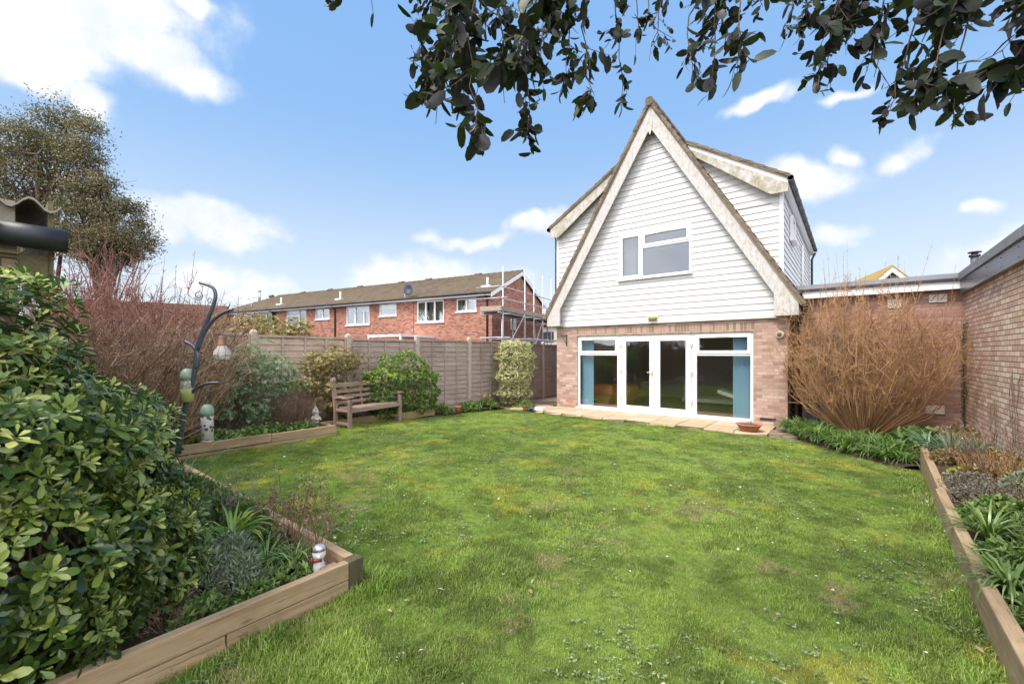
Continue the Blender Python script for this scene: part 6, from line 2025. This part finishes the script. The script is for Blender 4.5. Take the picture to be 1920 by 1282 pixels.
for (x, y, L_, n, lab) in ((.95, 4.85, .38, 70, 'green grassy clump just behind the grey heath'), (1.3, 4.55, .36, 60, 'grassy clump against the garage wall in the middle of the right bed'), (.85, 3.0, .34, 80, 'green grassy clump against the nearest timber board'), (1.35, 2.9, .36, 60, 'grassy clump at the bottom right corner of the bed'), (.85, 4.05, .32, 60, 'small grassy clump between the two spilling clumps')):
    o = straps('grassy_clump', [(x, y, .24, n, L_, .007, 2.2)], m_strap); tag(o, lab, 'plant')
for (pts, L_, mt, n, h, lab) in (([(.95, 5.0, .3, .25), (1.35, 4.8, .35, .25), (1.5, 5.6, .3, .25)], .06, m_cover, 1500, .22, 'leafy green growth behind the spilling grassy clumps'), ([(.8, 4.1, .2, .25), (.85, 3.4, .22, .25), (.78, 2.9, .2, .25), (1.1, 3.9, .3, .25)], .045, m_cover, 1500, .15, 'small leaved green growth against the nearest timber boards'),
                         ([(1.05, 6.5, .25, .25), (1.45, 6.6, .3, .25), (1.4, 7.6, .3, .25), (.95, 7.4, .2, .25)], .05, m_bronze, 900, .2, 'dull bronze green growth around the lime green plant'), ([(1.35, 6.0, .3, .3), (1.5, 5.2, .25, .3)], .045, m_lavend, 900, .25, 'grey green bushy growth along the foot of the garage wall')):
    cover('mixed_planting', lab, pts, L_, .22, mt, n, h)
for (x, y) in ((.62, 8.42), (.42, 8.5), (.22, 8.72), (.58, 8.75), (.02, 8.95)):
    o = straps('strap_leaf_plant', [(x, y, float(zl(x, y)), 55, .44, .010, 1.9)], m_strap); tag(o, 'arching green strap leaved plant in the drift below the bare orange shrub', 'plant', 'strap leaved plants below the orange shrub')
cover('herb_patch', 'loose green growth along the inside of the back edging beside the feeder pole', [(-4.6, 1.25, .25, .22), (-4.1, 1.28, .22, .22), (-3.7, 1.3, .18, .22), (-5.0, 1.2, .3, .22)], .05, .2, m_cover, 1100, .24)
fan_shrub('bare_stem_tangle', 'thin pale stems rising beside the back edging near the feeder pole', 'plant', (-3.9, 1.25, .22), 26, .5, .3, m_twiggrey, .15, 1, .003)
# climber stems on the walls
for (x, y, ax_, h, n, lab, iv) in ((1.70, 11.82, 'c', 2.1, 6, 'dark ivy climbing the inside corner of the two brick walls', 1), (1.70, 8.55, 'w', 1.25, 4, 'thin bare climber stem on the garage wall', 0), (1.70, 9.6, 'w', .75, 3, 'short bare climber stem on the garage wall', 0)):
    t = thing('wall_climber', lab, 'climber', (x, y, .1))
    segs, tp = [], []
    for k in range(n):
        p = np.array([x, y + rng.normal(0, .05), .1]); d = np.array([0, rng.normal(0, .15), 1.0])
        for j in range(14):
            d = unit(d + np.array([0, rng.normal(0, .22), .25])); q = p + d * h / 14; q[0] = x + rng.normal(0, .005); q[1] = min(q[1], 11.86)
            segs.append((tuple(p), tuple(q), .005, .004)); p = q
            if rng.random() < .6:
                e2 = q + np.array([0, rng.normal(0, .09), rng.uniform(0, .09)]); e2[1] = min(e2[1], 11.87); segs.append((tuple(q), tuple(e2), .003, .0015)); tp.append(e2)
            tp.append(q)
    twigs_mesh('stems', segs, m_stem, t, 4)
    if iv:
        tp = np.array(tp); k = rng.integers(0, len(tp), 420)
        leaves('foliage', tp[k] + rng.normal(size=(420, 3)) * np.array([.012, .05, .05]) - np.array([.02, .04, 0]), rnd_dirs(420), rnd_dirs(420) + np.array([-2., -1, 0]), .03, .012, m_choisya, t, simple=True, v=rng.random(420) * .45)

# ------------------------------------------------------------------ lawn grass
proto = bpy.data.collections.new('grass_tufts')      # never linked to the scene: only instanced


def _grass(g):
    c = g.n('ShaderNodeAttribute', attribute_name='tone', attribute_type='INSTANCER').outputs['Color']
    a = g.n('ShaderNodeAttribute', attribute_name='v').outputs['Fac']
    ri = g.n('ShaderNodeObjectInfo').outputs['Random']
    k = g.m('MULTIPLY', g.m('ADD', 0.70, g.m('MULTIPLY', a, 0.70)), g.m('ADD', 0.68, g.m('MULTIPLY', ri, 0.64)))
    c = g.v('MULTIPLY', c, g.comb(k, k, k))
    straw = g.m('GREATER_THAN', a, .93)
    c = g.mix(g.m('MULTIPLY', straw, .7), c, (0.42, 0.36, 0.17))
    b = pbsdf(g, c, .5, spec=.35)
    t_ = g.n('ShaderNodeBsdfTranslucent', {'Color': g.mix(1.0, c, (1.2, 1.3, .5), 'MULTIPLY')})
    return g.n('ShaderNodeMixShader', {0: .3, 1: b, 2: t_})


m_grass = material('grass_blade', _grass)
for k in range(8):
    nb_ = 30
    a = rng.uniform(0, 6.283, nb_); r_ = rng.random(nb_) ** .5 * .05
    base = np.stack([np.cos(a) * r_, np.sin(a) * r_, np.zeros(nb_) - .004], 1)
    L_ = rng.uniform(.015, .040, nb_) * rng.choice([1, 1, 1, 1.3], nb_)
    az = rng.uniform(0, 6.283, nb_); ln = rng.uniform(.25, 1.15, nb_)
    o_ = np.stack([np.cos(az), np.sin(az), np.zeros(nb_)], 1); s_ = np.stack([-np.sin(az), np.cos(az), np.zeros(nb_)], 1)
    up = np.array([0, 0, 1.0]); w_ = rng.uniform(.0011, .0021, nb_)[:, None]
    mid = base + (o_ * np.sin(ln * .5)[:, None] + up * np.cos(ln * .5)[:, None]) * (L_ * .55)[:, None]
    tip = mid + (o_ * np.sin(ln * 1.35)[:, None] + up * np.cos(ln * 1.35)[:, None]) * (L_ * .5)[:, None]
    V = np.stack([base - s_ * w_, base + s_ * w_, mid + s_ * w_ * .8, mid - s_ * w_ * .8, tip], 1).reshape(-1, 3)
    i = np.arange(nb_)[:, None] * 5
    o = np_mesh('grass_tuft', V, i + [0, 1, 2, 3], i + [3, 2, 4], m_grass, local=True, attr=np.repeat(rng.random(nb_), 5))
    COL.objects.unlink(o); proto.objects.link(o)


def on_lawn(x, y):
    m_ = (y > -1.2) & (y < 9.76 + .03 * np.sin(9 * x)) & (x > -8.15)
    m_ &= ~((x < -2.39) & (y < 1.51))
    m_ &= ~((x < -7.24) & (y < 4.02))
    m_ &= x < np.interp(y, [-1, 3.7, 5.7, 8.2, 9.8], [.53, .56, .63, .75, .75])
    m_ &= ~(y > 10.35 - 1.28 * (x + 1.2) + .05)
    m_ |= (x > -8.7) & (x < -8.1) & (y > 7.1) & (y < 9.6)
    return m_


def scatter(n, ymax=9.8, ymin=-1.2):
    x = rng.uniform(-8.7, .76, n); y = rng.uniform(ymin, ymax, n)
    k = on_lawn(x, y)
    return x[k], y[k]


x1_, y1_ = scatter(80000)
x2_, y2_ = scatter(52000, 5.6, .8)
gx, gy = np.concatenate([x1_, x2_]), np.concatenate([y1_, y2_])
me = bpy.data.meshes.new('lawn_grass')
me.vertices.add(len(gx)); me.vertices.foreach_set('co', np.stack([gx, gy, zl(gx, gy)], 1).astype(np.float32).ravel())
rot = np.stack([rng.normal(0, .12, len(gx)), rng.normal(0, .12, len(gx)), rng.uniform(0, 6.283, len(gx))], 1).astype(np.float32)
set_tone(me, gx, gy)
a_ = me.attributes.new('rot', 'FLOAT_VECTOR', 'POINT'); a_.data.foreach_set('vector', rot.ravel())
patch = .72 + .5 * (np.sin(gx * 3.1 + np.sin(gy * 2.3) * 2) * np.sin(gy * 2.7 + 1.2 * np.cos(gx * 1.9)))
edge = 1 + .9 * np.exp(-((gx - .56) / .10) ** 2) + .7 * np.exp(-((gy - 9.7) / .1) ** 2) + .8 * np.exp(-(((gx + 2.36) / .07) ** 2)) * (gy < 1.6) + .8 * np.exp(-(((gy - 1.54) / .06) ** 2)) * (gx < -2.3)
a_ = me.attributes.new('scl', 'FLOAT', 'POINT'); a_.data.foreach_set('value', (rng.uniform(.5, 1.15, len(gx)) * np.clip(patch, .55, 1.2) * edge).astype(np.float32))
lg = link_mesh('lawn_grass', me); lg['kind'] = 'stuff'; tag(lg, 'short green lawn grass with mossy and dry patches', 'grass')
ng = bpy.data.node_groups.new('scatter_grass', 'GeometryNodeTree')
ng.interface.new_socket(name='Geometry', in_out='INPUT', socket_type='NodeSocketGeometry')
ng.interface.new_socket(name='Geometry', in_out='OUTPUT', socket_type='NodeSocketGeometry')
gi, go = ng.nodes.new('NodeGroupInput'), ng.nodes.new('NodeGroupOutput')
ci = ng.nodes.new('GeometryNodeCollectionInfo'); ci.inputs['Collection'].default_value = proto; ci.inputs['Separate Children'].default_value = True; ci.inputs['Reset Children'].default_value = True
ip = ng.nodes.new('GeometryNodeInstanceOnPoints'); ip.inputs['Pick Instance'].default_value = True
ar = ng.nodes.new('GeometryNodeInputNamedAttribute'); ar.data_type = 'FLOAT_VECTOR'; ar.inputs['Name'].default_value = 'rot'
asn = ng.nodes.new('GeometryNodeInputNamedAttribute'); asn.data_type = 'FLOAT'; asn.inputs['Name'].default_value = 'scl'
mp_ = ng.nodes.new('GeometryNodeMeshToPoints')
er = ng.nodes.new('FunctionNodeEulerToRotation')
ng.links.new(gi.outputs[0], mp_.inputs['Mesh']); ng.links.new(mp_.outputs[0], ip.inputs['Points']); ng.links.new(ci.outputs[0], ip.inputs['Instance'])
ng.links.new(ar.outputs['Attribute'], er.inputs[0]); ng.links.new(er.outputs[0], ip.inputs['Rotation']); ng.links.new(asn.outputs['Attribute'], ip.inputs['Scale']); ng.links.new(ip.outputs[0], go.inputs[0])
md = lg.modifiers.new('scatter', 'NODES'); md.node_group = ng

# broad leaved weeds, daisies and a few fallen leaves in the turf
wx, wy = scatter(26000)
kk = (np.sin(wx * 2.3 + 1.1 * np.sin(wy * 1.9)) * np.sin(wy * 2.1 + .8) + .5 * np.sin(wx * 5.1 + wy * 3.3) + rng.normal(0, .35, len(wx))) > .78 - .25 * (wy < 4.5)
wx, wy = wx[kk], wy[kk]
n = len(wx); nl = 6
P = np.repeat(np.stack([wx, wy, zl(wx, wy) + .016], 1), nl, 0) + rng.normal(size=(n * nl, 3)) * np.array([.012, .012, .003])
a = rng.uniform(0, 6.283, n * nl); D = np.stack([np.cos(a), np.sin(a), rng.uniform(.05, .5, n * nl)], 1)
o = leaves('lawn_weeds', P, D, np.tile([0, 0, 1.0], (n * nl, 1)) + rng.normal(size=(n * nl, 3)) * .3, rng.uniform(.010, .026, n * nl), rng.uniform(.0035, .0065, n * nl), leafmat('weed_leaf', [(0, (.10, .16, .05)), (.6, (.20, .26, .11)), (1, (.40, .42, .27))], rough=.65, spec=.2), shape='obovate', curl=.25)
o['kind'] = 'stuff'; tag(o, 'broad leaved weeds scattered in patches through the lawn', 'weeds')
dx_, dy_ = scatter(300, 9.7, 2.6)
n = len(dx_)
P = np.repeat(np.stack([dx_, dy_, zl(dx_, dy_) + .045], 1), 6, 0); a = np.tile(np.arange(6) * 1.047, n)
D = np.stack([np.cos(a), np.sin(a), np.full(n * 6, .15)], 1)
o = leaves('lawn_daisies', P, D, np.tile([0, 0, 1.0], (n * 6, 1)), .008, .003, plain('daisy_white', (.8, .8, .75), .6), simple=True)
o['kind'] = 'stuff'; tag(o, 'tiny white daisies dotted over the lawn', 'daisies')
fx_, fy_ = scatter(160, 6.0, .6)
n = len(fx_)
o = leaves('fallen_leaves', np.stack([fx_, fy_, zl(fx_, fy_) + .03], 1), rnd_dirs(n) * np.array([1, 1, .2]), np.tile([0, 0, 1.0], (n, 1)) + rng.normal(size=(n, 3)) * .3, rng.uniform(.02, .045, n), .010, leafmat('dead_leaf', [(0, (.18, .10, .06)), (.6, (.40, .30, .18)), (1, (.62, .56, .42))], rough=.7, trans=0), shape='ovate')
o['kind'] = 'stuff'; tag(o, 'scattered dead leaves lying on the grass', 'fallen leaves')
